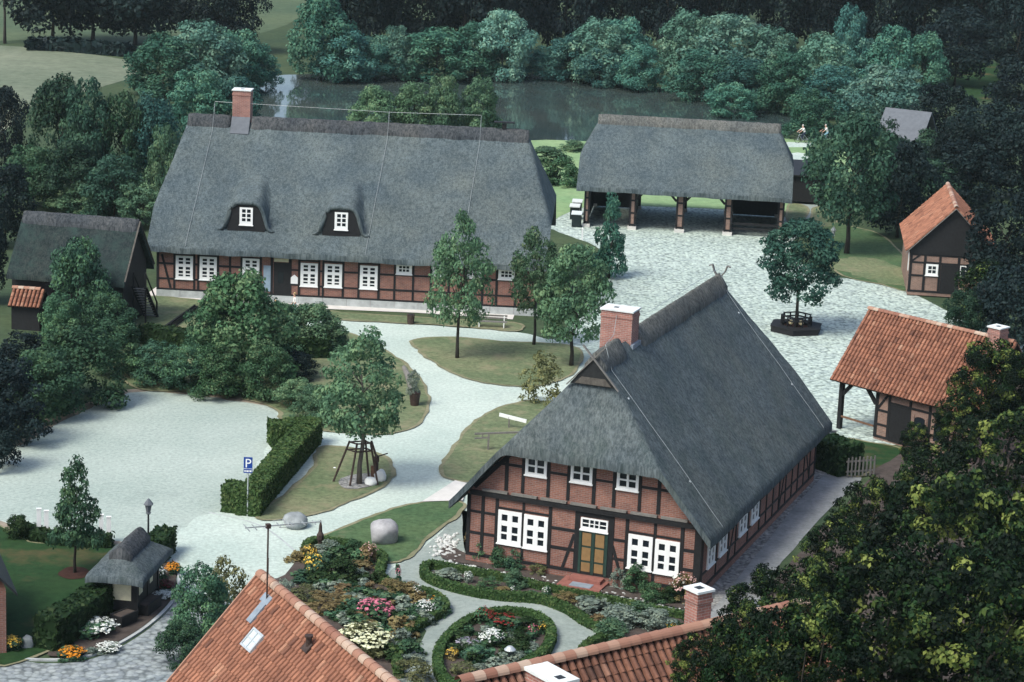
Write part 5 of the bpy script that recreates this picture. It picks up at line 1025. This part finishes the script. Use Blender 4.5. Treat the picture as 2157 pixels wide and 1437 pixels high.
# thicket in front of the barn and round the car park
gb='bushes round the car park'
for k,(px,ba,tp,w_,m_,lb) in enumerate(((165,705,508,140,MD,'slim young tree standing before the barn roof'),(128,740,620,110,MD,'bush below the barn eave, left'),(230,730,610,110,MD,'bush below the barn eave, right'),(45,830,705,150,DK,'dark bush at the left edge under the tiled shelter'),(165,850,690,210,MD,'large leafy bush at the top left of the car park'),(245,790,670,130,MD,'bush between the leafy bush and the dark beam'),(90,880,730,170,MD,'bush at the left margin of the car park'),(20,930,760,180,DK,'dark bush at the left edge of the car park'),(-20,990,840,120,DK,'dark bush low at the left edge of the car park'),(330,812,720,130,MD,'low bush at the top edge of the car park, left'),(400,826,720,120,MD,'low bush at the top edge of the car park, middle'),(455,835,730,130,MD,'low bush at the top edge of the car park, right'),(505,800,575,220,MD,'biggest rounded bush before the long house door'),(450,790,625,140,MD,'bush joined to the left of the biggest bush'),(560,840,715,120,MD,'bush below the right side of the biggest bush'),(590,745,640,120,SH,'light bush between the biggest bush and the path'),(660,740,640,130,SH,'light green bush at the bend of the path'),(690,735,680,90,SH,'small light bush overhanging the path'),(625,860,795,95,BR,'small yellowish shrub left of the staked tree'),(665,890,815,110,SH,'shrub behind the clipped hedge'),(620,800,740,110,DK,'dark bush behind the staked tree'))): T(px,ba,tp,w_,'bank',m_,lb,'bush','bush',gb,.02,k%4,trunk=(k==0))
hedge('clipped_hedge',[(300,722),(400,735),(500,742)],1.2,1.2,'leaf_hedge_dark','low clipped hedge line below the dark beam',.14,60)
hedge('clipped_hedge',[(590,752),(690,752)],1.2,1.3,'leaf_hedge_dark','short clipped hedge behind the light bushes',.14,60)
# single trees of the green
T(963,756,448,145,'egg','leaf_bright','slender upright tree on the central lawn, nearest the path','young_tree',cb=.22,var=0)
T(1124,728,465,125,'egg',SH,'upright tree at the right end of the long house front','young_tree',cb=.22,var=1)
T(1203,772,515,165,'oak','leaf_bright','light green spreading tree left of the farmhouse chimney','young_tree',cb=.2,var=1)
T(1282,585,408,92,'cone','leaf_bank','dark pointed tree at the left edge of the cobbled yard','young_tree',cb=.03,var=0)
T(757,1022,690,205,'egg','leaf_bright','yellow green tree held by four slanting poles','staked_tree',cb=.31,var=2,bark='bark_pale')
T(158,1210,972,125,'cone',MD,'loose young tree on the dark green lawn at the bottom left','young_tree',cb=.22,var=1)
T(1140,848,742,90,'wispy','leaf_olive','loose olive shrub at the left foot of the farmhouse roof','shrub','shrub',cb=0,var=0,trunk=False)
sheet('planting_ring',[(123,1212),(140,1200),(160,1198),(180,1202),(188,1212),(175,1222),(150,1225),(130,1220)],.05,'mulch_red',4,.03)
# trees at the right
T(1783,535,240,190,'big',SD,'large dark leaved tree with bare trunk right of the cart shed','tree',cb=.20,var=1)
for k,(px,ba,tp,w_,st,m_,lb) in enumerate(((1845,470,255,130,'big',SD,'tree between the trunk tree and the grey cottage'),(1890,500,300,170,'big','leaf_dark','dark tree left behind the brick hut'),(1960,440,330,140,'bank',SD,'light tree directly behind the hut roof'),(1730,360,290,70,'bank',SH,'low bush at the right end of the cart shed roof'),(1700,420,345,70,'bank',SD,'dark bush against the right roof end of the cart shed'),(2010,420,250,130,'big',DK,'dark tree above the hut roof ridge'))): T(px,ba,tp,w_,st,m_,lb,'tree','tree','trees behind the brick hut',.06,k%3)
for k,(px,py,rad,Y,m_,lb) in enumerate(((2125,500,95,163,DK,'dark tree crown overhanging the hut roof from the right'),(2075,620,70,155,'leaf_near','leafy branch mass covering the right half of the hut'),(2140,640,90,150,DK,'dark tree at the right edge between hut and bakehouse'),(2030,655,45,150,SD,'low leafy bush at the hut corner'))):
    c=at_y(px,py,Y); s=rad*2/ppm(c); h=c.z+s*.5; tree('tree',Vector((c.x,c.y,0)),h,s,('big',k%3),m_,lb,'tree','trees at the right edge',max(.05,1-s*1.05/h))
T(2030,440,300,150,'big',DK,'dark tree filling the gap behind the hut roof','wood_tree','tree',None,.05,1); T(1955,400,268,120,'bank','leaf_shade','dark leafy tree half covering the right side of the grey cottage roof','tree','tree',None,.05,2); T(1885,385,292,90,'bank','leaf_shade','bush half covering the front of the grey cottage','bush','bush',None,.02,1)
gn='large foreground tree crowns at the bottom right'
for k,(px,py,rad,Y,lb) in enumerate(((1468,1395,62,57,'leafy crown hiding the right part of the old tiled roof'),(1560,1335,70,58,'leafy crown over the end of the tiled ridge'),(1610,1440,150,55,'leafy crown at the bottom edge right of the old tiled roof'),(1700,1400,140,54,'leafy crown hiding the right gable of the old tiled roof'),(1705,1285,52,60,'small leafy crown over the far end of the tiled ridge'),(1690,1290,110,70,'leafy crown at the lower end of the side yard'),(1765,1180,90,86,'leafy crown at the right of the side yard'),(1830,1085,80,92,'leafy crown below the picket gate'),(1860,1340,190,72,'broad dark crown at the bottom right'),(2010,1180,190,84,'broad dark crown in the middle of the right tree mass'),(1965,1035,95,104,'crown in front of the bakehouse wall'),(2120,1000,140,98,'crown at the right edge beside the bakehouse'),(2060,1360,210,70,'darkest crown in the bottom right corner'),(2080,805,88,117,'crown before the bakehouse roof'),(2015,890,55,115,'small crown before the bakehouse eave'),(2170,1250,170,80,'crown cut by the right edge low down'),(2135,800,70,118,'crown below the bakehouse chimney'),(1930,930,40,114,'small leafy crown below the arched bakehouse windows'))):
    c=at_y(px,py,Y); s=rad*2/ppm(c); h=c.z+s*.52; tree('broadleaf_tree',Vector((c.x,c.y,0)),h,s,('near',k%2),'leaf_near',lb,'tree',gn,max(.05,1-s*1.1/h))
T(1560,1285,1235,70,'shrub','leaf_near','shrub behind the small brick chimney','bush','bush',None,0,0,trunk=False); T(1610,1250,1195,70,'shrub','leaf_near','shrub at the near end of the side yard','bush','bush',None,0,1,trunk=False)
hedge('clipped_hedge',[(1700,975),(1745,985),(1790,1002)],1.7,1.7,'leaf_hedge_dark','dark clipped hedge closing the side yard by the gate',.14,70)
# clipped hedges round the car park corner
hedge('clipped_hedge',[[(568,938),(655,934)],[(654,930),(522,1088)],[(538,1080),(476,1072)]],1.15,1.35,'leaf_hedge','tall clipped hedge bent round the parking bay beside the parking sign',.095,230)
hedge('clipped_hedge',[(322,1190),(350,1160)],.9,1.2,'leaf_hedge_dark','short rounded clipped hedge behind the notice shelter',.12,90)
hedge('clipped_hedge',[(96,1372),(170,1330),(252,1268)],1.1,1.5,'leaf_hedge_dark','dark clipped hedge between lawn and flower bed at the bottom left',.13,80)
hedge('clipped_hedge',[(35,1122),(90,1140),(150,1150),(235,1152)],.8,.55,'leaf_hedge_dark','low dark hedge along the back of the bottom left lawn',.12,80)
T(40,1135,1088,60,'shrub','leaf_hedge_dark','rounded dark bush left of the white gate posts','bush','bush',None,0,0,trunk=False)
# box edging of the flower garden
gx='box edging of the flower garden'
hedge('box_hedge',[(643,1190),(646,1160),(672,1148),(740,1158),(795,1175),(806,1190),(800,1210),(806,1232),(850,1248),(900,1258),(932,1278),(934,1294),(905,1312),(870,1332),(845,1360),(836,1395),(840,1430)],.38,.42,'leaf_hedge','low box hedge winding round the colourful flower bed beside the boulder lawn',.075,190,False,group=gx)
hedge('box_hedge',[(893,1207),(910,1198),(960,1208),(1050,1224),(1130,1243),(1200,1258),(1290,1275),(1380,1295),(1452,1308)],.36,.40,'leaf_hedge','straight far box hedge of the long bed beside the house path',.075,190,False,group=gx)
hedge('box_hedge',[(893,1208),(898,1222),(930,1238),(990,1254),(1050,1264),(1110,1268),(1150,1274),(1195,1292),(1235,1318),(1280,1338)],.36,.42,'leaf_hedge','wavy near box hedge of the long bed beside the house path',.075,190,False,group=gx)
hedge('box_hedge',[(1083,1299),(1135,1312),(1160,1340),(1150,1378),(1110,1408),(1060,1440),(1000,1460),(940,1445),(922,1410),(932,1368),(975,1326),(1030,1303)],.38,.42,'leaf_hedge','oval box hedge round the rose bed',.075,190,True,group=gx)
hedge('box_hedge',[(1225,1385),(1238,1368),(1275,1352),(1310,1350)],.36,.4,'leaf_hedge','short box hedge just behind the old tiled roof ridge',.075,190,False,group=gx)
sheet('flower_bed',[(648,1165),(740,1160),(798,1180),(800,1235),(925,1280),(900,1310),(838,1360),(832,1430),(760,1440),(560,1250),(600,1215)],.045,'soil',4,.03)
sheet('flower_bed',[(898,1210),(960,1210),(1130,1246),(1450,1312),(1440,1345),(1280,1345),(1190,1290),(1110,1266),(990,1250),(920,1232)],.045,'soil',4,.03)
sheet('flower_bed',[(1083,1302),(1135,1315),(1157,1342),(1145,1378),(1060,1438),(1000,1455),(942,1440),(926,1410),(936,1368),(978,1328)],.045,'soil',4,.03)
sheet('flower_bed',[(945,1150),(985,1172),(1100,1195),(1200,1222),(1310,1245),(1480,1275),(1475,1292),(1300,1258),(1180,1236),(1020,1200),(930,1178)],.045,'soil',4,.05)
sheet('flower_bed',[(100,1385),(190,1380),(280,1338),(345,1285),(370,1240),(366,1190),(330,1200),(320,1260),(250,1320),(150,1350)],.047,'soil',4,.03)
# flowers and border plants
BLO={}
def blossom_mesh(pet,var):
    if (pet,var) not in BLO:
        rg=np.random.default_rng(300+var); n=170 if var<2 else 60
        d=rg.normal(size=(n,3)); d[:,2]=np.abs(d[:,2])*.9+.15; d/=np.linalg.norm(d,axis=1,keepdims=True); pos=d*np.array([.46,.46,.52])*rg.uniform(.85,1.15,(n,1))+np.array([0,0,.48])
        k=rg.integers(0,n,n*3); p2=pos[k]+rg.normal(size=(n*3,3))*.022
        v=leaf_arrays(p2,d[k]+rg.normal(size=(n*3,3))*.4+np.array([0,0,.5]),rg.uniform(.022,.05,n*3),rg.uniform(0,1,n*3),.9,.1); BLO[(pet,var)]=leaf_object_mesh('blossom',pet,[v])
    return BLO[(pet,var)]
def plant(px,py,wpx,h,leaf,label,pet=None,var=0,st='small',dens=0,cat='plant',name='flowering_plant',group='garden plants'):
    p=at(px,py); wd=wpx/ppm(p); t=thing(name if pet else 'border_plant',label,'flowers' if pet else cat,p+Vector((0,0,.04)),rnd.uniform(0,6),group)
    c=bpy.data.objects.new('foliage',crown_mesh((st,var%3),leaf)); COL.objects.link(c); c.parent=t; c.scale=(wd,wd,h)
    if pet: q=bpy.data.objects.new('blossom',blossom_mesh(pet,dens)); COL.objects.link(q); q.parent=t; q.scale=(wd*.96,wd*.96,h)
    return t
gA='plants of the bed beside the boulder lawn'
for a in ((660,1222,52,1.2,'leaf_shrub','tall yellow flowered plants at the left end of the garden','petal_yellow',0,'small',2),(652,1190,34,.9,'leaf_olive','smaller yellow flowers at the top corner of the garden','petal_yellow',1,'small',2),(716,1232,85,1.1,'leaf_hedge_dark','dense dark round bush in the left garden bed',None,0,'shrub'),(690,1178,75,.8,'leaf_grey','grey green reedy plants behind the dark round bush',None,1,'wispy'),(742,1180,45,.9,'leaf_mid','dark green plant by the palest pink flowers',None,0,'shrub'),(778,1190,40,1.0,'leaf_rust','pale pink fading flowers inside the box hedge bend','petal_palepink',0,'small',2),(765,1225,60,.5,'leaf_grey','silvery low plants in the middle of the left bed',None,1,'small'),
  (685,1290,110,.8,'leaf_rust','brownish faded perennials near the red roof ridge',None,0,'wispy'),(640,1268,70,.7,'leaf_olive','brown green perennials left by the red roof ridge',None,1,'wispy'),(760,1268,80,.7,'leaf_mid','blue green leafy plants above the pink flowers',None,1,'small'),(828,1262,85,.8,'leaf_rust','rusty fennel like plants beside the gravel bend',None,2,'wispy'),(868,1262,60,.7,'leaf_rust','rusty plants at the gravel bend next to white daisies',None,1,'wispy'),(790,1312,88,1.0,'leaf_mid','large pink phlox clump in the left garden bed','petal_pink',0,'small',0),(745,1320,60,.7,'leaf_hedge_dark','dark leafy plant left below the pink phlox',None,2,'shrub'),(765,1378,125,1.15,'leaf_olive','big cream hydrangea beside the red tiled roof','petal_cream',1,'shrub',0),(895,1300,46,.7,'leaf_mid','white daisies near the bend of the box hedge','petal_white',0,'small',1),(878,1266,26,.7,'leaf_mid','small white daisies higher by the gravel path','petal_white',1,'small',2),(908,1285,28,.6,'leaf_mid','few orange marigolds inside the box hedge bend','petal_orange',2,'small',2),
  (848,1320,70,.6,'leaf_mid','green leafy plants right of the pink phlox',None,0,'small'),(825,1385,55,.6,'leaf_hedge','low green plants beside the box hedge bottom',None,1,'small'),(838,1230,16,.8,'leaf_mid','single tall pink flower at the path edge','petal_pink',2,'small',2),(870,1436,90,.9,'leaf_olive','olive shrub at the lower end of the left bed',None,0,'wispy')): plant(*a[:6],pet=a[6],var=a[7],st=a[8],dens=a[9] if len(a)>9 else 0,group=gA)
gB='plants of the long bed'
for a in ((950,1226,62,.55,'leaf_grey','silvery grey mound at the tip of the long bed',None,0,'small'),(985,1232,22,.6,'leaf_grey','single white flower near the silvery mound','petal_white',0,'small',2),(1028,1240,50,.5,'leaf_mid','loose green plants in the long bed, left of centre',None,1,'wispy'),(1085,1240,52,.75,'leaf_shrub','bushy green plant against the straight box hedge',None,0,'shrub'),(1080,1254,14,.4,'leaf_mid','tiny white flower in front of the bushy plant','petal_white',1,'small',2),(1150,1256,20,.4,'leaf_mid','tiny white flower in the middle of the long bed','petal_white',2,'small',2),(1190,1272,60,.5,'leaf_rust','brownish plants in the middle of the long bed',None,1,'wispy'),(1255,1290,80,.7,'leaf_grey','blue grey herb clump in the right half of the long bed',None,0,'small'),(1305,1318,105,.85,'leaf_grey','pale grey herb clump before the old tiled roof',None,1,'shrub'),(1345,1308,80,.75,'leaf_shrub','green herb clump right of the pale grey clump',None,2,'shrub'),(1385,1325,85,.8,'leaf_grey','grey green clump before the end of the box hedge',None,0,'shrub'),(1290,1345,80,.8,'leaf_shrub','green clump touching the tiled ridge',None,1,'shrub'),(1262,1322,45,.55,'leaf_rust','ochre leaved plant on the wavy box hedge',None,2,'small'),(1412,1332,30,.5,'leaf_mid','bright yellow flower above the tiled ridge','petal_yellow',0,'small',1),(1445,1330,50,.8,'leaf_hedge_dark','dark plant at the end of the straight box hedge',None,1,'shrub'),(1120,1262,45,.3,'leaf_mid','low seedlings along the wavy box hedge',None,1,'wispy'),(1060,1252,40,.3,'leaf_rust','low faded plants in the long bed',None,2,'wispy')): plant(*a[:6],pet=a[6],var=a[7],st=a[8],dens=a[9] if len(a)>9 else 0,group=gB)
gC='plants of the oval rose bed'
for a in ((1022,1318,40,.8,'leaf_mid','deep red roses at the back of the oval bed','petal_red',0,'small',2),(1060,1325,75,.6,'leaf_mid','leafy roses with small red flowers in the oval bed','petal_red',1,'small',2),(1110,1332,60,.6,'leaf_hedge_dark','dark rose foliage at the right of the oval bed',None,0,'shrub'),(1122,1345,24,.6,'leaf_mid','pink rose at the right of the oval bed','petal_pink',1,'small',2),(1140,1340,22,.6,'leaf_mid','yellow flower near the right box edge of the oval','petal_yellow',2,'small',2),(1035,1362,56,.7,'leaf_mid','white roses in the centre of the oval bed','petal_white',0,'small',1),(1085,1365,75,.6,'leaf_hedge_dark','dark leafy plants behind the mushroom lamp',None,1,'shrub'),(985,1372,60,.5,'leaf_grey','lavender like plants at the left of the oval bed','petal_lilac',1,'small',2),(1000,1392,70,.6,'leaf_mid','green plants in the lower left of the oval bed',None,2,'shrub'),(975,1425,58,.55,'leaf_olive','yellow green spiky plant low in the oval bed',None,0,'wispy'),(1040,1408,45,.4,'leaf_grey','small grey plant low in the oval bed',None,1,'small'),(952,1392,30,.5,'leaf_rust','yellowish plant on the left box edge of the oval','petal_yellow',1,'small',2)): plant(*a[:6],pet=a[6],var=a[7],st=a[8],dens=a[9] if len(a)>9 else 0,group=gC)
gD='plants along the farmhouse front'
for a in ((1010,1182,52,1.2,'leaf_mid','dark shrub at the left front corner of the farmhouse',None,0,'shrub'),(993,1178,34,1.9,'leaf_rust','thin brownish climber at the left wall corner',None,1,'wispy'),(1052,1196,44,.9,'leaf_mid','left shrub under the left ground floor windows',None,1,'shrub'),(1082,1202,48,.9,'leaf_mid','right shrub under the left ground floor windows',None,2,'shrub'),(1132,1212,42,.5,'leaf_olive','pale low plants left of the door step',None,0,'wispy'),(1302,1240,40,.9,'leaf_grey','grey green plant right of the door step',None,0,'wispy'),(1340,1250,62,1.2,'leaf_mid','tall shrub under the right ground floor windows',None,1,'shrub'),(1375,1268,55,.8,'leaf_mid','lower shrub at the right part of the front bed',None,2,'shrub'),(1410,1268,50,.6,'leaf_hedge_dark','dark low plants right in the front bed',None,0,'shrub'),(1440,1270,58,1.3,'leaf_rust','pale roses at the right front corner of the farmhouse','petal_palepink',0,'wispy',2),(1425,1262,40,1.1,'leaf_mid','white roses beside the pale roses','petal_white',1,'small',2),(1434,1240,20,1.9,'leaf_olive','thin climber between the right windows and the corner',None,2,'wispy')): plant(*a[:6],pet=a[6],var=a[7],st=a[8],dens=a[9] if len(a)>9 else 0,group=gD)
gE='flowers beside the bottom left road'
for a in ((208,1340,82,.7,'leaf_mid','big white daisy clump at the bottom left','petal_white',0,'small',0),(152,1388,58,.45,'leaf_mid','orange marigold clump by the kerb','petal_orange',1,'small',0),(228,1372,60,.28,'leaf_grey','low white edging flowers along the kerb','petal_white',1,'small',1),(190,1380,26,.3,'leaf_grey','small grey plant between orange and white flowers',None,0,'small'),(24,1372,44,.6,'leaf_mid','yellow and red flowers by the left edge','petal_yellow',0,'small',1),(364,1212,36,.55,'leaf_mid','orange flower clump at the kerb by the shelter','petal_orange',0,'small',0),(345,1245,44,.45,'leaf_hedge_dark','dark red flowers under the shelter','petal_darkred',0,'small',0),(328,1222,44,.6,'leaf_mid','white flowers at the back of the shelter bed','petal_white',2,'small',1),(345,1262,52,.28,'leaf_grey','low whitish edging flowers below the dark red flowers','petal_white',0,'small',1)): plant(*a[:6],pet=a[6],var=a[7],st=a[8],dens=a[9] if len(a)>9 else 0,group=gE)
T(420,1350,1195,150,'bank','leaf_mid','dark bush with rusty tips beside the red tiled gable','bush','bush',None,0,1,trunk=False); T(478,1290,1178,90,'wispy','leaf_olive','thin olive shrub peeping over the red tiled ridge end','shrub','shrub',None,0,1,trunk=False); T(385,1400,1300,110,'bank','leaf_mid','bush low against the left verge of the red roof','bush','bush',None,0,2,trunk=False); T(600,1265,1225,60,'wispy','leaf_grey','grey green shrub behind the aerial','shrub','shrub',None,0,2,trunk=False)
# scattered white stones edging the front bed and heaped at the corner
b=MB(); rg=random.Random(5)
for k in range(150):
    t_=rg.random(); q=at(940+rg.gauss(0,14),1152+rg.gauss(0,12)); r_=rg.uniform(.05,.13); b.sphere((q.x,q.y,r_*.5),r_,6,4,sz=.7)
for k in range(170):
    t_=rg.random(); q=at(945+t_*535,1184+t_*106+rg.gauss(0,3)); r_=rg.uniform(.04,.10); b.sphere((q.x,q.y,r_*.6),r_,6,4,sz=.7)
tag(b.build('edging_stones','white_stone'),'white field stones heaped and strewn along the farmhouse front bed','stones',None,'stuff')
for k in range(110):
    px=rnd.uniform(628,925); py=rnd.uniform(1175,1400)
    if (px<660 and py>1230) or py>1188+(px-560)*.88 or (px>800 and py<1262) or (px>905 and py<1280) or (px>870 and py>1320): continue
    plant(px,py,rnd.uniform(40,75),rnd.uniform(.35,.75),rnd.choice(['leaf_mid','leaf_hedge_dark','leaf_rust','leaf_shrub','leaf_grey']),'low leafy plant filling the colourful flower bed',None,rnd.randrange(3),'small',group='filling plants of the flower bed')
for k in range(40):
    a=rnd.uniform(0,6.28); r_=math.sqrt(rnd.random())*.85; plant(1042+98*r_*math.cos(a),1372+58*r_*math.sin(a),rnd.uniform(30,50),rnd.uniform(.3,.5),rnd.choice(['leaf_mid','leaf_hedge_dark','leaf_hedge_dark','leaf_grey']),'low leafy plant filling the oval rose bed',None,rnd.randrange(3),'small',group='filling plants of the rose bed')
# ------------------------------------------------------------------ air
g=MB(); g.box(IDF,-420,420,-60,620,-1.0,60); hz=g.build('haze','glass'); hz.data.materials.clear()
mt=bpy.data.materials.new('haze'); mt.use_nodes=True; n=mt.node_tree; n.nodes.clear(); o_=n.nodes.new('ShaderNodeOutputMaterial'); pv=n.nodes.new('ShaderNodeVolumePrincipled')
pv.inputs['Color'].default_value=(.80,.95,.93,1); pv.inputs['Density'].default_value=.00010; pv.inputs['Anisotropy'].default_value=.2
n.links.new(pv.outputs[0],o_.inputs['Volume']); hz.data.materials.append(mt); tag(hz,'thin pale haze lying over the whole village','haze',None,'stuff')
